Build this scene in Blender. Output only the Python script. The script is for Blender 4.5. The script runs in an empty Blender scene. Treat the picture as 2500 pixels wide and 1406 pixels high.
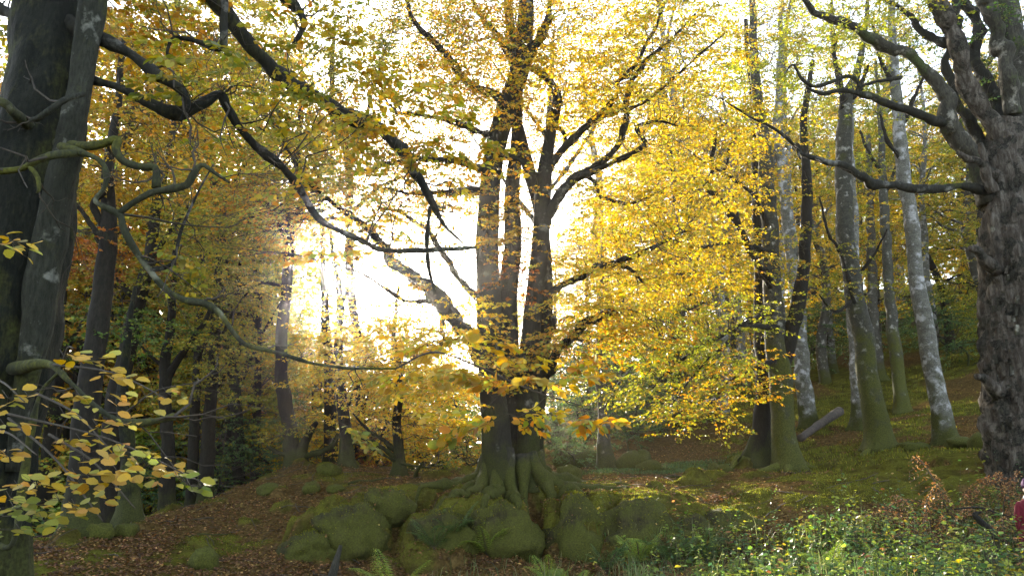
import bpy, math, random
import numpy as np
from mathutils import Vector, Matrix

# ------------------------------------------------------------------ camera
C = bpy.context.scene.collection
SC = bpy.context.scene
W0, H0, F = 2500.0, 1406.0, 1870.0
PITCH = math.radians(13.0)
EYE = np.array([0.0, 0.0, 1.6])
cam = bpy.data.cameras.new('camera'); camo = bpy.data.objects.new('camera', cam); C.objects.link(camo)
cam.sensor_width = 36; cam.lens = 36 * F / W0; cam.clip_start = 0.05; cam.clip_end = 2000
camo.location = EYE; camo.rotation_euler = (math.pi / 2 + PITCH, 0, 0)
SC.camera = camo
cp, sp = math.cos(PITCH), math.sin(PITCH)


def ray(px, py):
    dx = (px - W0 / 2) / F; dz = (H0 / 2 - py) / F
    return np.array([dx, cp - dz * sp, sp + dz * cp])


def P(px, py, D):
    """point of the place seen at that spot of the photograph, D metres ahead"""
    r = ray(px, py)
    return EYE + r * (D / r[1])


def SZ(px, py, D):
    return (D / ray(px, py)[1]) / F


# ------------------------------------------------------------------ light
SUN = ray(800, 640); SUN = SUN / np.linalg.norm(SUN)
sun_el = math.asin(SUN[2]); sun_az = math.atan2(SUN[0], SUN[1])
w = bpy.data.worlds.new('World'); SC.world = w; w.use_nodes = True
nt = w.node_tree; bg = nt.nodes['Background']
sky = nt.nodes.new('ShaderNodeTexSky'); sky.sky_type = 'NISHITA'; sky.sun_disc = False
sky.sun_elevation = sun_el; sky.sun_rotation = sun_az
sky.air_density = .8; sky.dust_density = .8; sky.ozone_density = .4
hs_ = nt.nodes.new('ShaderNodeHueSaturation'); hs_.inputs['Saturation'].default_value = .6
nt.links.new(sky.outputs[0], hs_.inputs['Color']); nt.links.new(hs_.outputs[0], bg.inputs[0]); bg.inputs[1].default_value = 0.15
sl = bpy.data.lights.new('sun', 'SUN'); sl.energy = 5.0; sl.angle = math.radians(0.5); sl.color = (1.0, 0.90, 0.74)
so = bpy.data.objects.new('sun', sl); C.objects.link(so)
so.rotation_euler = Vector(SUN).to_track_quat('Z', 'Y').to_euler()
vs = SC.view_settings
vs.view_transform = 'Standard'; vs.look = 'None'; vs.exposure = 2.72; vs.gamma = 1.0; vs.use_curve_mapping = False
SC.cycles.max_bounces = 8; SC.cycles.diffuse_bounces = 4; SC.cycles.glossy_bounces = 2
SC.cycles.transmission_bounces = 6; SC.cycles.transparent_max_bounces = 4
SC.cycles.use_denoising = True
SC.cycles.caustics_reflective = False; SC.cycles.caustics_refractive = False
SC.cycles.sample_clamp_indirect = 6.0

RNG = np.random.default_rng(7)
random.seed(7)


# ------------------------------------------------------------------ noise
def _hash(i, j, k, s):
    n = (i * 374761393 + j * 668265263 + k * 2147483647 + s * 144665) & 0xFFFFFFFF
    n = ((n ^ (n >> 13)) * 1274126177) & 0xFFFFFFFF
    n = ((n ^ (n >> 16)) * 2246822519) & 0xFFFFFFFF
    return ((n ^ (n >> 15)) & 0xFFFFFF) / float(0xFFFFFF)


def vnoise(p, s=0):
    p = np.asarray(p, float)
    i = np.floor(p).astype(np.int64); f = p - i; f = f * f * (3 - 2 * f)
    out = 0
    for a in (0, 1):
        for b in (0, 1):
            for c in (0, 1):
                wgt = (f[:, 0] if a else 1 - f[:, 0]) * (f[:, 1] if b else 1 - f[:, 1]) * (f[:, 2] if c else 1 - f[:, 2])
                out = out + wgt * _hash(i[:, 0] + a, i[:, 1] + b, i[:, 2] + c, s)
    return out * 2 - 1


def fbm(p, s=0, o=4):
    p = np.asarray(p, float); a = 1; out = 0
    for k in range(o):
        out = out + a * vnoise(p * (2 ** k), s + k); a *= .5
    return out


def sstep(a, b, x):
    t = np.clip((x - a) / (b - a), 0, 1)
    return t * t * (3 - 2 * t)


# ------------------------------------------------------------------ mesh helpers
def mesh_np(name, v, quads=None, tris=None, ngon=None, col=None, mat=None, smooth=True, uvw=None):
    v = np.asarray(v, np.float32).reshape(-1, 3)
    me = bpy.data.meshes.new(name)
    loops, sizes = [], []
    for arr in (quads, tris, ngon):
        if arr is not None and len(arr):
            arr = np.asarray(arr, np.int32)
            loops.append(arr.reshape(-1)); sizes.append(np.full(len(arr), arr.shape[1], np.int32))
    loops = np.concatenate(loops); sizes = np.concatenate(sizes)
    me.vertices.add(len(v)); me.vertices.foreach_set('co', v.reshape(-1))
    me.loops.add(len(loops)); me.loops.foreach_set('vertex_index', loops)
    me.polygons.add(len(sizes))
    st = np.zeros(len(sizes), np.int32); st[1:] = np.cumsum(sizes)[:-1]
    me.polygons.foreach_set('loop_start', st)
    me.update(calc_edges=True)
    me.polygons.foreach_set('use_smooth', np.full(len(sizes), smooth, bool))
    if col is not None:
        c = np.ones((len(v), 4), np.float32); c[:, :3] = col
        at = me.color_attributes.new('col', 'FLOAT_COLOR', 'POINT'); at.data.foreach_set('color', c.reshape(-1))
    if uvw is not None:
        at = me.attributes.new('aux', 'FLOAT', 'POINT'); at.data.foreach_set('value', np.asarray(uvw, np.float32))
    if mat is not None:
        me.materials.append(mat)
    return me


def link(name, me, parent=None, loc=None, kind=None):
    o = bpy.data.objects.new(name, me); C.objects.link(o)
    if parent is not None: o.parent = parent
    if loc is not None: o.location = loc
    if kind: o['kind'] = kind
    return o


def tag(o, label, cat, group=None, kind=None):
    o['label'] = label; o['category'] = cat
    if group: o['group'] = group
    if kind: o['kind'] = kind
    return o


def thing(name, label, cat, loc, group=None):
    o = bpy.data.objects.new(name, None); C.objects.link(o); o.location = Vector(loc); o.empty_display_size = .2
    return tag(o, label, cat, group)


class Geo:
    def __init__(s): s.v = []; s.q = []; s.t = []; s.a = []; s.n = 0
    def add(s, v, q=None, t=None, aux=None):
        v = np.asarray(v, float).reshape(-1, 3)
        if q is not None and len(q): s.q.append(np.asarray(q) + s.n)
        if t is not None and len(t): s.t.append(np.asarray(t) + s.n)
        s.v.append(v); s.a.append(np.zeros(len(v)) if aux is None else aux); s.n += len(v)
    def mesh(s, name, mat, off=(0, 0, 0), smooth=True, col=None):
        v = np.concatenate(s.v) - np.asarray(off)
        return mesh_np(name, v, np.concatenate(s.q) if s.q else None, np.concatenate(s.t) if s.t else None, None, col, mat, smooth, np.concatenate(s.a))


def catmull(p, n):
    p = np.asarray(p, float)
    if len(p) == 2:
        t = np.linspace(0, 1, n)[:, None]; return p[0] * (1 - t) + p[1] * t
    q = np.vstack([2 * p[0] - p[1], p, 2 * p[-1] - p[-2]])
    out = []
    seg = np.linspace(0, len(p) - 1, n)
    for u in seg:
        i = min(int(u), len(p) - 2); f = u - i
        a, b, c, d = q[i], q[i + 1], q[i + 2], q[i + 3]
        out.append(.5 * ((2 * b) + (-a + c) * f + (2 * a - 5 * b + 4 * c - d) * f * f + (-a + 3 * b - 3 * c + d) * f ** 3))
    return np.array(out)


def tube(geo, pts, rad, sides=12, rows=None, lump=.12, freq=3.0, seed=0, wig=0.0, flare=None, stretch=.35, cap=True, ridge=0):
    """tapered bark tube; flare=(height, amount, lobes) swells the foot into root lobes"""
    pts = np.asarray(pts, float); rad = np.asarray(rad, float)
    if rows is None:
        L = np.linalg.norm(np.diff(pts, axis=0), axis=1).sum()
        rows = int(max(6, min(110, L / max(.04, rad.mean() * .6))))
    c4 = catmull(np.column_stack([pts, rad]), rows)
    p = c4[:, :3].copy(); r = np.maximum(c4[:, 3], .002)
    if wig:
        nn = np.stack([fbm(p * (1.2 / max(.15, rad.max())) * .35 + 17 * k, seed + k, 3) for k in range(3)], 1)
        e = np.minimum(1, np.linspace(0, 1, rows) * 6)[:, None]
        p += nn * wig * r.mean() * e
        if sides < 16:
            r = r * (1 + .2 * fbm(np.stack([np.linspace(0, rows / 4.5, rows), np.zeros(rows), np.zeros(rows)], 1), seed + 40, 2))
    tan = np.gradient(p, axis=0); tan /= np.linalg.norm(tan, axis=1)[:, None] + 1e-9
    up = np.array([0.13, -.99, .05]); fr = []
    u = up - tan[0] * np.dot(up, tan[0])
    if np.linalg.norm(u) < .1: u = np.array([1., 0, 0]) - tan[0] * tan[0][0]
    u /= np.linalg.norm(u)
    for i in range(rows):
        u = u - tan[i] * np.dot(u, tan[i]); u /= np.linalg.norm(u) + 1e-9
        fr.append((u, np.cross(tan[i], u)))
    U = np.array([f[0] for f in fr]); V = np.array([f[1] for f in fr])
    th = np.linspace(0, 2 * math.pi, sides, endpoint=False)
    dirs = U[:, None, :] * np.cos(th)[None, :, None] + V[:, None, :] * np.sin(th)[None, :, None]
    base = p[:, None, :] + dirs * r[:, None, None]
    fl = base.reshape(-1, 3)
    k = freq
    q = fl.copy() * k; q[:, 2] *= stretch
    n = fbm(q, seed + 5, 3).reshape(rows, sides) * lump
    if ridge:
        q2 = fl * np.array([14, 14, 2.2]); n += np.abs(fbm(q2, seed + 9, 2)).reshape(rows, sides) * ridge
    rr = r[:, None] * (1 + n)
    if flare:
        hgt, amt, lob = flare
        z = (p[:, 2] - p[0, 2])[:, None]
        e = np.exp(-np.maximum(z, 0) / hgt * 2.2)
        lobes = .5 + .5 * np.cos(th[None, :] * lob + seed + .6 * np.sin(th[None, :] * 2 + seed))
        rr = rr * (1 + e * amt * (.35 + lobes))
    v = p[:, None, :] + dirs * rr[:, :, None]
    idx = np.arange(rows * sides).reshape(rows, sides)
    a = idx[:-1]; b = idx[1:]
    q4 = np.stack([a, np.roll(a, -1, 1), np.roll(b, -1, 1), b], -1).reshape(-1, 4)
    v = v.reshape(-1, 3); tris = None
    if cap:
        ends = np.array([p[0], p[-1]]); n0 = len(v); v = np.vstack([v, ends])
        tris = np.vstack([np.stack([np.roll(idx[0], -1), idx[0], np.full(sides, n0)], 1), np.stack([idx[-1], np.roll(idx[-1], -1), np.full(sides, n0 + 1)], 1)])
    geo.add(v, q4, tris)
    return p, r


def prisms(geo, p0, p1, r0, r1):
    """many thin three-sided twigs at once"""
    p0 = np.asarray(p0, float).reshape(-1, 3); p1 = np.asarray(p1, float).reshape(-1, 3); n = len(p0)
    if n == 0: return
    r0 = np.broadcast_to(np.asarray(r0, float), (n,)); r1 = np.broadcast_to(np.asarray(r1, float), (n,))
    d = p1 - p0; d /= np.linalg.norm(d, axis=1)[:, None] + 1e-9
    h = np.where(np.abs(d[:, 2:3]) < .9, np.array([[0, 0, 1.]]), np.array([[1., 0, 0]]))
    u = np.cross(d, h); u /= np.linalg.norm(u, axis=1)[:, None] + 1e-9; v = np.cross(d, u)
    out = np.empty((n, 6, 3))
    for i in range(3):
        a = i * 2.0944; k = u * math.cos(a) + v * math.sin(a)
        out[:, i] = p0 + k * r0[:, None]; out[:, 3 + i] = p1 + k * r1[:, None]
    b = (np.arange(n) * 6)[:, None, None]
    q = np.array([[0, 1, 4, 3], [1, 2, 5, 4], [2, 0, 3, 5]])[None] + b
    geo.add(out.reshape(-1, 3), q.reshape(-1, 4))


# ------------------------------------------------------------------ materials
def newmat(name):
    m = bpy.data.materials.new(name); m.use_nodes = True
    t = m.node_tree; b = t.nodes['Principled BSDF']; return m, t, b


def N(t, typ, **kw):
    n = t.nodes.new(typ)
    for k, v in kw.items():
        if k in n.inputs: n.inputs[k].default_value = v
        else: setattr(n, k, v)
    return n


def ramp(t, src, stops):
    n = t.nodes.new('ShaderNodeValToRGB'); e = n.color_ramp.elements
    while len(e) < len(stops): e.new(.5)
    for i, (p, c) in enumerate(stops):
        e[i].position = p; e[i].color = (*c, 1) if len(c) == 3 else c
    t.links.new(src, n.inputs[0]); return n


def mix(t, fac, a, b):
    n = t.nodes.new('ShaderNodeMix'); n.data_type = 'RGBA'
    for sock, val in ((n.inputs[0], fac), (n.inputs[6], a), (n.inputs[7], b)):
        if hasattr(val, 'links') or hasattr(val, 'is_linked'): t.links.new(val, sock)
        elif isinstance(val, tuple): sock.default_value = (*val, 1)
        else: sock.default_value = val
    return n.outputs[2]


def math_(t, op, a, b=None, clamp=False):
    n = t.nodes.new('ShaderNodeMath'); n.operation = op; n.use_clamp = clamp
    for i, val in enumerate((a, b)):
        if val is None: continue
        if hasattr(val, 'is_linked'): t.links.new(val, n.inputs[i])
        else: n.inputs[i].default_value = val
    return n.outputs[0]


def bark(name, dark, light, moss=(.035, .055, .012), moss_h=1.0, moss_amt=.45, lichen=.0, rough=.9, bump=.5, scale=1.0, bands=False):
    """moss_h: height to which the moss clothes the foot; moss_amt: how much clings higher up"""
    m, t, b = newmat(name)
    tc = N(t, 'ShaderNodeTexCoord'); ob = tc.outputs['Object']
    mp = N(t, 'ShaderNodeMapping'); mp.inputs['Scale'].default_value = (1, 1, .3 if not bands else 1.4); t.links.new(ob, mp.inputs[0])
    n1 = N(t, 'ShaderNodeTexNoise', Scale=5 * scale, Detail=9, Roughness=.7); t.links.new(mp.outputs[0], n1.inputs['Vector'])
    n2 = N(t, 'ShaderNodeTexNoise', Scale=1.3 * scale, Detail=5, Roughness=.6); t.links.new(ob, n2.inputs['Vector'])
    n3 = N(t, 'ShaderNodeTexNoise', Scale=26 * scale, Detail=6, Roughness=.7); t.links.new(mp.outputs[0], n3.inputs['Vector'])
    c = ramp(t, n1.outputs[0], [(.33, dark), (.68, light)]).outputs[0]
    c = mix(t, ramp(t, n3.outputs[0], [(.35, (0, 0, 0)), (.6, (.6, .6, .6))]).outputs[0], tuple(x * .55 for x in dark), c)
    if lichen:
        v = N(t, 'ShaderNodeTexNoise', Scale=3.3 * scale, Detail=8, Roughness=.62); t.links.new(ob, v.inputs['Vector'])
        lf = ramp(t, v.outputs[0], [(.60 - .16 * lichen, (0, 0, 0)), (.70 - .15 * lichen, (1, 1, 1))]).outputs[0]
        c = mix(t, lf, c, tuple(min(.36, x * 1.2 + .09) for x in light))
    sx = N(t, 'ShaderNodeSeparateXYZ'); t.links.new(ob, sx.inputs[0])
    hz = math_(t, 'MULTIPLY', math_(t, 'SUBTRACT', moss_h, sx.outputs[2]), .9 / max(.3, moss_h), True)
    mf = math_(t, 'ADD', math_(t, 'ADD', math_(t, 'MULTIPLY', n2.outputs[0], 2.4), hz), moss_amt - 1.7)
    mf = math_(t, 'ADD', mf, math_(t, 'MULTIPLY', math_(t, 'SUBTRACT', n3.outputs[0], .5), .9))
    mr = ramp(t, mf, [(.10, (0, 0, 0)), (.5, (1, 1, 1))]).outputs[0]
    n4 = N(t, 'ShaderNodeTexNoise', Scale=40, Detail=4); t.links.new(ob, n4.inputs['Vector'])
    mc = ramp(t, n4.outputs[0], [(.3, tuple(x * .45 for x in moss)), (.7, tuple(x * 1.5 for x in moss))]).outputs[0]
    c = mix(t, mr, c, mc)
    t.links.new(c, b.inputs['Base Color']); b.inputs['Roughness'].default_value = rough
    b.inputs['Specular IOR Level'].default_value = .25
    bp = N(t, 'ShaderNodeBump', Strength=bump, Distance=.03)
    hsum = math_(t, 'ADD', math_(t, 'MULTIPLY', n3.outputs[0], .6), n1.outputs[0])
    t.links.new(hsum, bp.inputs['Height']); t.links.new(bp.outputs[0], b.inputs['Normal'])
    return m


def leafmat(name, tint=(1, 1, 1), trans=.42, rough=.5, objcol=False):
    m, t, b = newmat(name)
    if objcol:
        src = N(t, 'ShaderNodeObjectInfo').outputs['Color']
        tc = N(t, 'ShaderNodeTexCoord'); nz = N(t, 'ShaderNodeTexNoise', Scale=40, Detail=3); t.links.new(tc.outputs['Object'], nz.inputs[0])
        k = ramp(t, nz.outputs[0], [(.35, (.72, .66, .6)), (.65, (1.1, 1.1, 1.1))]).outputs[0]
        mm = t.nodes.new('ShaderNodeMix'); mm.data_type = 'RGBA'; mm.blend_type = 'MULTIPLY'; mm.inputs[0].default_value = 1
        t.links.new(src, mm.inputs[6]); t.links.new(k, mm.inputs[7]); src = mm.outputs[2]
    else:
        at = N(t, 'ShaderNodeAttribute', attribute_name='col'); src = at.outputs['Color']
    hs = N(t, 'ShaderNodeHueSaturation'); t.links.new(src, hs.inputs['Color'])
    hs.inputs['Saturation'].default_value = 1.12; hs.inputs['Value'].default_value = 1.08
    b.inputs['Roughness'].default_value = rough; b.inputs['Specular IOR Level'].default_value = .3
    t.links.new(src, b.inputs['Base Color'])
    tr = N(t, 'ShaderNodeBsdfTranslucent'); t.links.new(hs.outputs[0], tr.inputs[0])
    mx = N(t, 'ShaderNodeMixShader'); mx.inputs[0].default_value = trans
    t.links.new(b.outputs[0], mx.inputs[1]); t.links.new(tr.outputs[0], mx.inputs[2])
    t.links.new(mx.outputs[0], t.nodes['Material Output'].inputs[0])
    return m


def plain(name, c, rough=.7, noise=0.25, scale=20):
    m, t, b = newmat(name)
    tc = N(t, 'ShaderNodeTexCoord'); n = N(t, 'ShaderNodeTexNoise', Scale=scale, Detail=4); t.links.new(tc.outputs['Object'], n.inputs[0])
    r = ramp(t, n.outputs[0], [(.3, tuple(x * (1 - noise) for x in c)), (.7, tuple(min(1, x * (1 + noise)) for x in c))])
    t.links.new(r.outputs[0], b.inputs['Base Color']); b.inputs['Roughness'].default_value = rough
    bp = N(t, 'ShaderNodeBump', Strength=.3, Distance=.02); t.links.new(n.outputs[0], bp.inputs['Height']); t.links.new(bp.outputs[0], b.inputs['Normal'])
    return m


M_LEAF = leafmat('beech_leaf'); M_LEAF1 = leafmat('single_leaf', objcol=True)
M_HERB = leafmat('herb_leaf', trans=.42, rough=.42)
M_LITTER = leafmat('fallen_leaf', trans=.25, rough=.6); M_MOSSLEAF = leafmat('moss_leaf', trans=.65, rough=.6)
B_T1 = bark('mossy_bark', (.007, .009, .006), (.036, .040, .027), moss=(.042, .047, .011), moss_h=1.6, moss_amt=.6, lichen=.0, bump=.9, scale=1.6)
B_T1B = bark('smooth_grey_bark', (.026, .029, .02), (.075, .078, .058), moss=(.04, .044, .010), moss_h=1.2, moss_amt=.5, lichen=.06, bump=.8, scale=1.8)
B_LIMB = bark('limb_bark', (.014, .014, .010), (.046, .044, .032), moss=(.042, .046, .008), moss_h=.4, moss_amt=.48, lichen=.1)
B_MOSSLIMB = bark('mossy_limb_bark', (.035, .04, .022), (.09, .095, .055), moss=(.085, .09, .014), moss_h=.4, moss_amt=.66, lichen=.1)
B_T2 = bark('centre_bark', (.012, .011, .008), (.052, .048, .036), moss=(.028, .031, .006), moss_h=2.0, moss_amt=.42, lichen=.03)
B_ROOT = bark('mossy_root_bark', (.022, .02, .015), (.085, .08, .064), moss=(.045, .049, .008), moss_h=1.0, moss_amt=.5, lichen=.05, bump=.8)
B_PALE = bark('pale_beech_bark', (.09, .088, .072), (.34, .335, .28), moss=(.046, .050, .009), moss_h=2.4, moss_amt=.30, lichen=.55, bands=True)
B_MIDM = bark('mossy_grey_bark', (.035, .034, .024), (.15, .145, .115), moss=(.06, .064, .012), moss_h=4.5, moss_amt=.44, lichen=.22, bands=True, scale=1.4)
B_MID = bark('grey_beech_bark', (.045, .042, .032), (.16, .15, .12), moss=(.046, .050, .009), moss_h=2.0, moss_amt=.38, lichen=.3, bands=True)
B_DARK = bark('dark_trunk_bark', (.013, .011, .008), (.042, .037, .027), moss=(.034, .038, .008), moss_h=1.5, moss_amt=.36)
def snag_bark():
    m, t, b = newmat('weathered_bark')
    tc = N(t, 'ShaderNodeTexCoord'); ob = tc.outputs['Object']
    mp = N(t, 'ShaderNodeMapping'); mp.inputs['Scale'].default_value = (1, 1, .16); t.links.new(ob, mp.inputs[0])
    f1 = N(t, 'ShaderNodeTexNoise', Scale=11, Detail=9, Roughness=.72); t.links.new(mp.outputs[0], f1.inputs['Vector'])
    f2 = N(t, 'ShaderNodeTexNoise', Scale=3.2, Detail=6, Roughness=.6); t.links.new(ob, f2.inputs['Vector'])
    f3 = N(t, 'ShaderNodeTexNoise', Scale=32, Detail=6, Roughness=.7); t.links.new(ob, f3.inputs['Vector'])
    vo = N(t, 'ShaderNodeTexVoronoi', Scale=9, feature='DISTANCE_TO_EDGE'); mp2 = N(t, 'ShaderNodeMapping'); mp2.inputs['Scale'].default_value = (1, 1, .45); t.links.new(ob, mp2.inputs[0])
    wv = N(t, 'ShaderNodeVectorMath', operation='ADD'); t.links.new(mp2.outputs[0], wv.inputs[0]); sc = N(t, 'ShaderNodeVectorMath', operation='SCALE'); t.links.new(f3.outputs['Color'], sc.inputs[0]); sc.inputs['Scale'].default_value = .12; t.links.new(sc.outputs[0], wv.inputs[1]); t.links.new(wv.outputs[0], vo.inputs['Vector'])
    wood_ = ramp(t, f1.outputs[0], [(.3, (.035, .026, .02)), (.46, (.075, .06, .046)), (.6, (.17, .15, .122)), (.75, (.31, .28, .24))]).outputs[0]
    plate = ramp(t, f3.outputs[0], [(.3, (.022, .018, .013)), (.6, (.07, .066, .05)), (.75, (.16, .155, .12))]).outputs[0]
    plate = mix(t, ramp(t, vo.outputs[0], [(.02, (1, 1, 1)), (.09, (0, 0, 0))]).outputs[0], plate, (.012, .01, .008))
    c = mix(t, ramp(t, f2.outputs[0], [(.44, (0, 0, 0)), (.5, (1, 1, 1))]).outputs[0], plate, wood_)
    t.links.new(c, b.inputs['Base Color']); b.inputs['Roughness'].default_value = .9; b.inputs['Specular IOR Level'].default_value = .2
    bp = N(t, 'ShaderNodeBump', Strength=1, Distance=.06)
    t.links.new(math_(t, 'ADD', math_(t, 'ADD', f1.outputs[0], math_(t, 'MULTIPLY', vo.outputs[0], 1.5)), math_(t, 'MULTIPLY', f2.outputs[0], 1.5)), bp.inputs['Height']); t.links.new(bp.outputs[0], b.inputs['Normal'])
    return m


B_SNAG = snag_bark()
B_SNAGM = bark('old_mossy_bark', (.03, .028, .02), (.13, .12, .09), moss=(.05, .068, .018), moss_h=.3, moss_amt=.5, lichen=.15, bump=.9)
B_DEAD = bark('dead_wood', (.03, .028, .02), (.13, .125, .095), moss=(.05, .055, .015), moss_h=.2, moss_amt=.3, bump=1, scale=2); B_LOG = plain('log_bark', (.06, .046, .034), .85, .5, 9)
M_TWIG = plain('twig_bark', (.05, .04, .028), .85, .4, 30)

# ------------------------------------------------------------------ the ground
CT = np.array([
    (-8, 3, -.2), (0, 3, -.2), (8, 3, -.2), (-8, 10, -.15), (0, 10, -.2), (6, 10, -.2), (12, 8, -.2), (9, 12.8, -.2),
    (-5, 13.5, -.12), (-3, 14.9, -.12), (-4.3, 14.5, -.08), (-2, 15.2, -.05), (-3.1, 16.4, .62), (-1.9, 16.1, .55), (-4.6, 15.6, .22), (0, 14.2, -.2), (4, 13.6, -.15), (6, 14.2, .2), (-9.2, 15, .25), (-7.4, 16, .42), (-5.6, 16, .3), (-4.2, 17.5, .85), (-6.4, 19, 1.0), (-6.5, 23, 1.52), (-5, 23, 1.6),
    (-3, 21, 1.32), (-2.5, 17.5, 1.1), (-11, 20, -1.2), (-14, 30, -3.5), (-8.5, 22, .4), (-5, 31, .2), (-2, 27, 1.2), (0, 17.5, 1.12), (2, 18, 1.1), (4, 18, .95), (0, 22, 1.2),
    (3.1, 25, 1.5), (5.2, 24, 1.42), (7.05, 22, 1.52), (7.8, 21.5, 1.45), (10.9, 23, 2.1), (12.5, 22, 2.25), (11.2, 29, 3.0), (12.3, 27, 2.9), (15.7, 31, 3.7), (16.7, 40, 6.3),
    (19.7, 32, 5.4), (8.7, 36, 4.0), (28, 45, 9.8), (13.3, 45, 7.0), (4.7, 35, 2.8), (0, 60, 2.2), (34, 85, 20), (12, 85, 11), (-20, 60, -4.5), (-45, 70, -7), (-45, 25, -6), (-20, 12, -1.5),
    (5.9, 17, .98), (8, 16.5, 1.12), (10.3, 16.2, 1.5), (5.4, 14.6, .25), (8.4, 14.5, .3), (13, 13, .2), (18, 18, 2.6), (30, 25, 7), (-25, -10, -.8), (25, -10, .2), (0, -12, -.2), (60, 60, 16), (0, 120, 5)], float)


def _U(r):
    return np.where(r > 1e-9, r * r * np.log(np.maximum(r, 1e-9)), 0)


def tps(pts, lam=.05):
    n = len(pts); xy = pts[:, :2]
    K = _U(np.linalg.norm(xy[:, None] - xy[None], axis=2)) + lam * np.eye(n)
    Pm = np.column_stack([np.ones(n), xy]); A = np.zeros((n + 3, n + 3)); A[:n, :n] = K; A[:n, n:] = Pm; A[n:, :n] = Pm.T
    return np.linalg.solve(A, np.concatenate([pts[:, 2], np.zeros(3)]))


TW = tps(CT)
# mossy humps of the bank: X, Y, half width, half depth, top height, how squarish
DOMES = [(-3.85, 15.0, .42, .36, .30), (-4.0, 15.5, .4, .5, .42), (-3.65, 15.6, .5, .6, .62), (-3.25, 15.75, .5, .65, .86), (-2.9, 15.95, .45, .6, 1.08), (-2.6, 15.9, .55, .45, 1.14), (-2.25, 15.9, .34, .36, 1.08), (-3.1, 15.3, .5, .45, .35), (-2.7, 15.45, .4, .4, .55),
         (-1.55, 15.75, .5, .55, .72), (-1.1, 15.85, .5, .6, .95), (-1.25, 15.45, .45, .4, .45), (-.6, 15.75, .42, .6, 1.06), (-.25, 15.62, .34, .5, .95), (.08, 15.55, .3, .42, .98), (-.75, 15.35, .45, .4, .5), (-.15, 15.2, .45, .4, .35), (-.5, 16.5, 1.0, .6, 1.24),
         (.82, 15.7, .3, .55, .98), (1.2, 15.75, .45, .6, 1.08), (1.75, 15.8, .5, .6, 1.1), (1.5, 15.35, .5, .42, .55), (2.25, 15.65, .5, .6, .95), (2.05, 15.3, .4, .4, .5), (2.8, 15.55, .55, .6, .8), (2.65, 15.15, .5, .4, .4), (3.3, 15.6, .42, .5, .58), (.9, 15.25, .4, .35, .38),
         (3.75, 16.4, .6, .6, .85), (4.4, 16.5, .55, .5, .74), (4.9, 17.0, .5, .5, .8), (2.9, 16.6, 1.0, .5, 1.08), (1.6, 16.9, 1.3, .3, 1.22), (2.6, 17.4, 1.2, .25, 1.15), (-1.6, 16.6, .8, .25, 1.2), (-2.3, 17.2, .8, .25, 1.2), (-1.2, 17.5, .8, .3, 1.25)]
BUMPS = []
_r = np.random.default_rng(3)
for _ in range(10):
    x = _r.uniform(-1.9, 3.7); y = _r.uniform(14.95, 15.6); r_ = _r.uniform(.42, .66)
    if abs(x - .43) > r_ * .9: DOMES.append((x, y, r_ * _r.uniform(.9, 1.4), r_, .18 + (y - 14.9) * 1.0 + _r.uniform(-.12, .06)))
for _ in range(150):
    x = _r.uniform(-11, 12); y = _r.uniform(14, 30)
    if x > 1 and y < 16: continue
    BUMPS.append((x, y, _r.uniform(.15, .5), _r.uniform(.15, .4), _r.uniform(.05, .2)))


def base_z(x, y):
    x = np.asarray(x, float); y = np.asarray(y, float)
    xc = np.clip(x, -45, 60); yc = np.clip(y, -12, 120)
    z = TW[-3] + TW[-2] * xc + TW[-1] * yc
    for i in range(len(CT)):
        z = z + TW[i] * _U(np.hypot(xc - CT[i, 0], yc - CT[i, 1]))
    return z


def gz(x, y, full=True):
    x = np.atleast_1d(np.asarray(x, float)); y = np.atleast_1d(np.asarray(y, float))
    z = base_z(x, y)
    q = np.stack([x, y, x * 0], 1)
    z = z + fbm(q * .5, 11, 4) * .07 * sstep(10, 14, y)
    # a sharp front to the bank under the centre tree
    face = 15.8 + .25 * np.sin(x * 1.7) + fbm(q * .9, 21, 2) * .2
    inb = sstep(-2.2, -1.4, x) * (1 - sstep(2.9, 4.2, x))
    low = np.minimum(z, -.15 + .25 * sstep(14.2, 15.4, y)); high = np.maximum(z, 1.02 + .1 * sstep(15.5, 17, y))
    k = sstep(-.12, .3, y - face)
    zb = low * (1 - k) + high * k
    z = z * (1 - inb * sstep(13.5, 14.6, y) * (1 - sstep(17, 18.5, y))) + zb * inb * sstep(13.5, 14.6, y) * (1 - sstep(17, 18.5, y))
    # hollow beside the hump, gully right of the trunk
    z = z - .75 * np.exp(-((x + 1.85) / .28) ** 2 - ((y - 15.75) / .55) ** 2) - .4 * np.exp(-((x - .43) / .26) ** 2 - ((y - 15.2) / .5) ** 2)
    nz = fbm(q * 3.4, 31, 3)
    for (cx, cy, rx, ry, top) in DOMES:
        d = ((x - cx) / rx) ** 2 + ((y - cy) / ry) ** 2 + nz * .3
        h = (top + .25) * np.clip(1 - np.clip(d, 0, 1) ** 1.7, 0, 1) ** .42 - .25
        z = np.where(d < 1, np.maximum(z, h), z)
    for (cx, cy, rx, ry, hh) in BUMPS:
        d = ((x - cx) / rx) ** 2 + ((y - cy) / ry) ** 2 + nz * .45
        z = z + hh * np.sqrt(np.clip(1 - d, 0, 1)) * (d < 1)
    z = z + fbm(q * 5, 41, 2) * .018 * sstep(9, 13, y) * (1 - sstep(26, 32, y))
    return z


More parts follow.
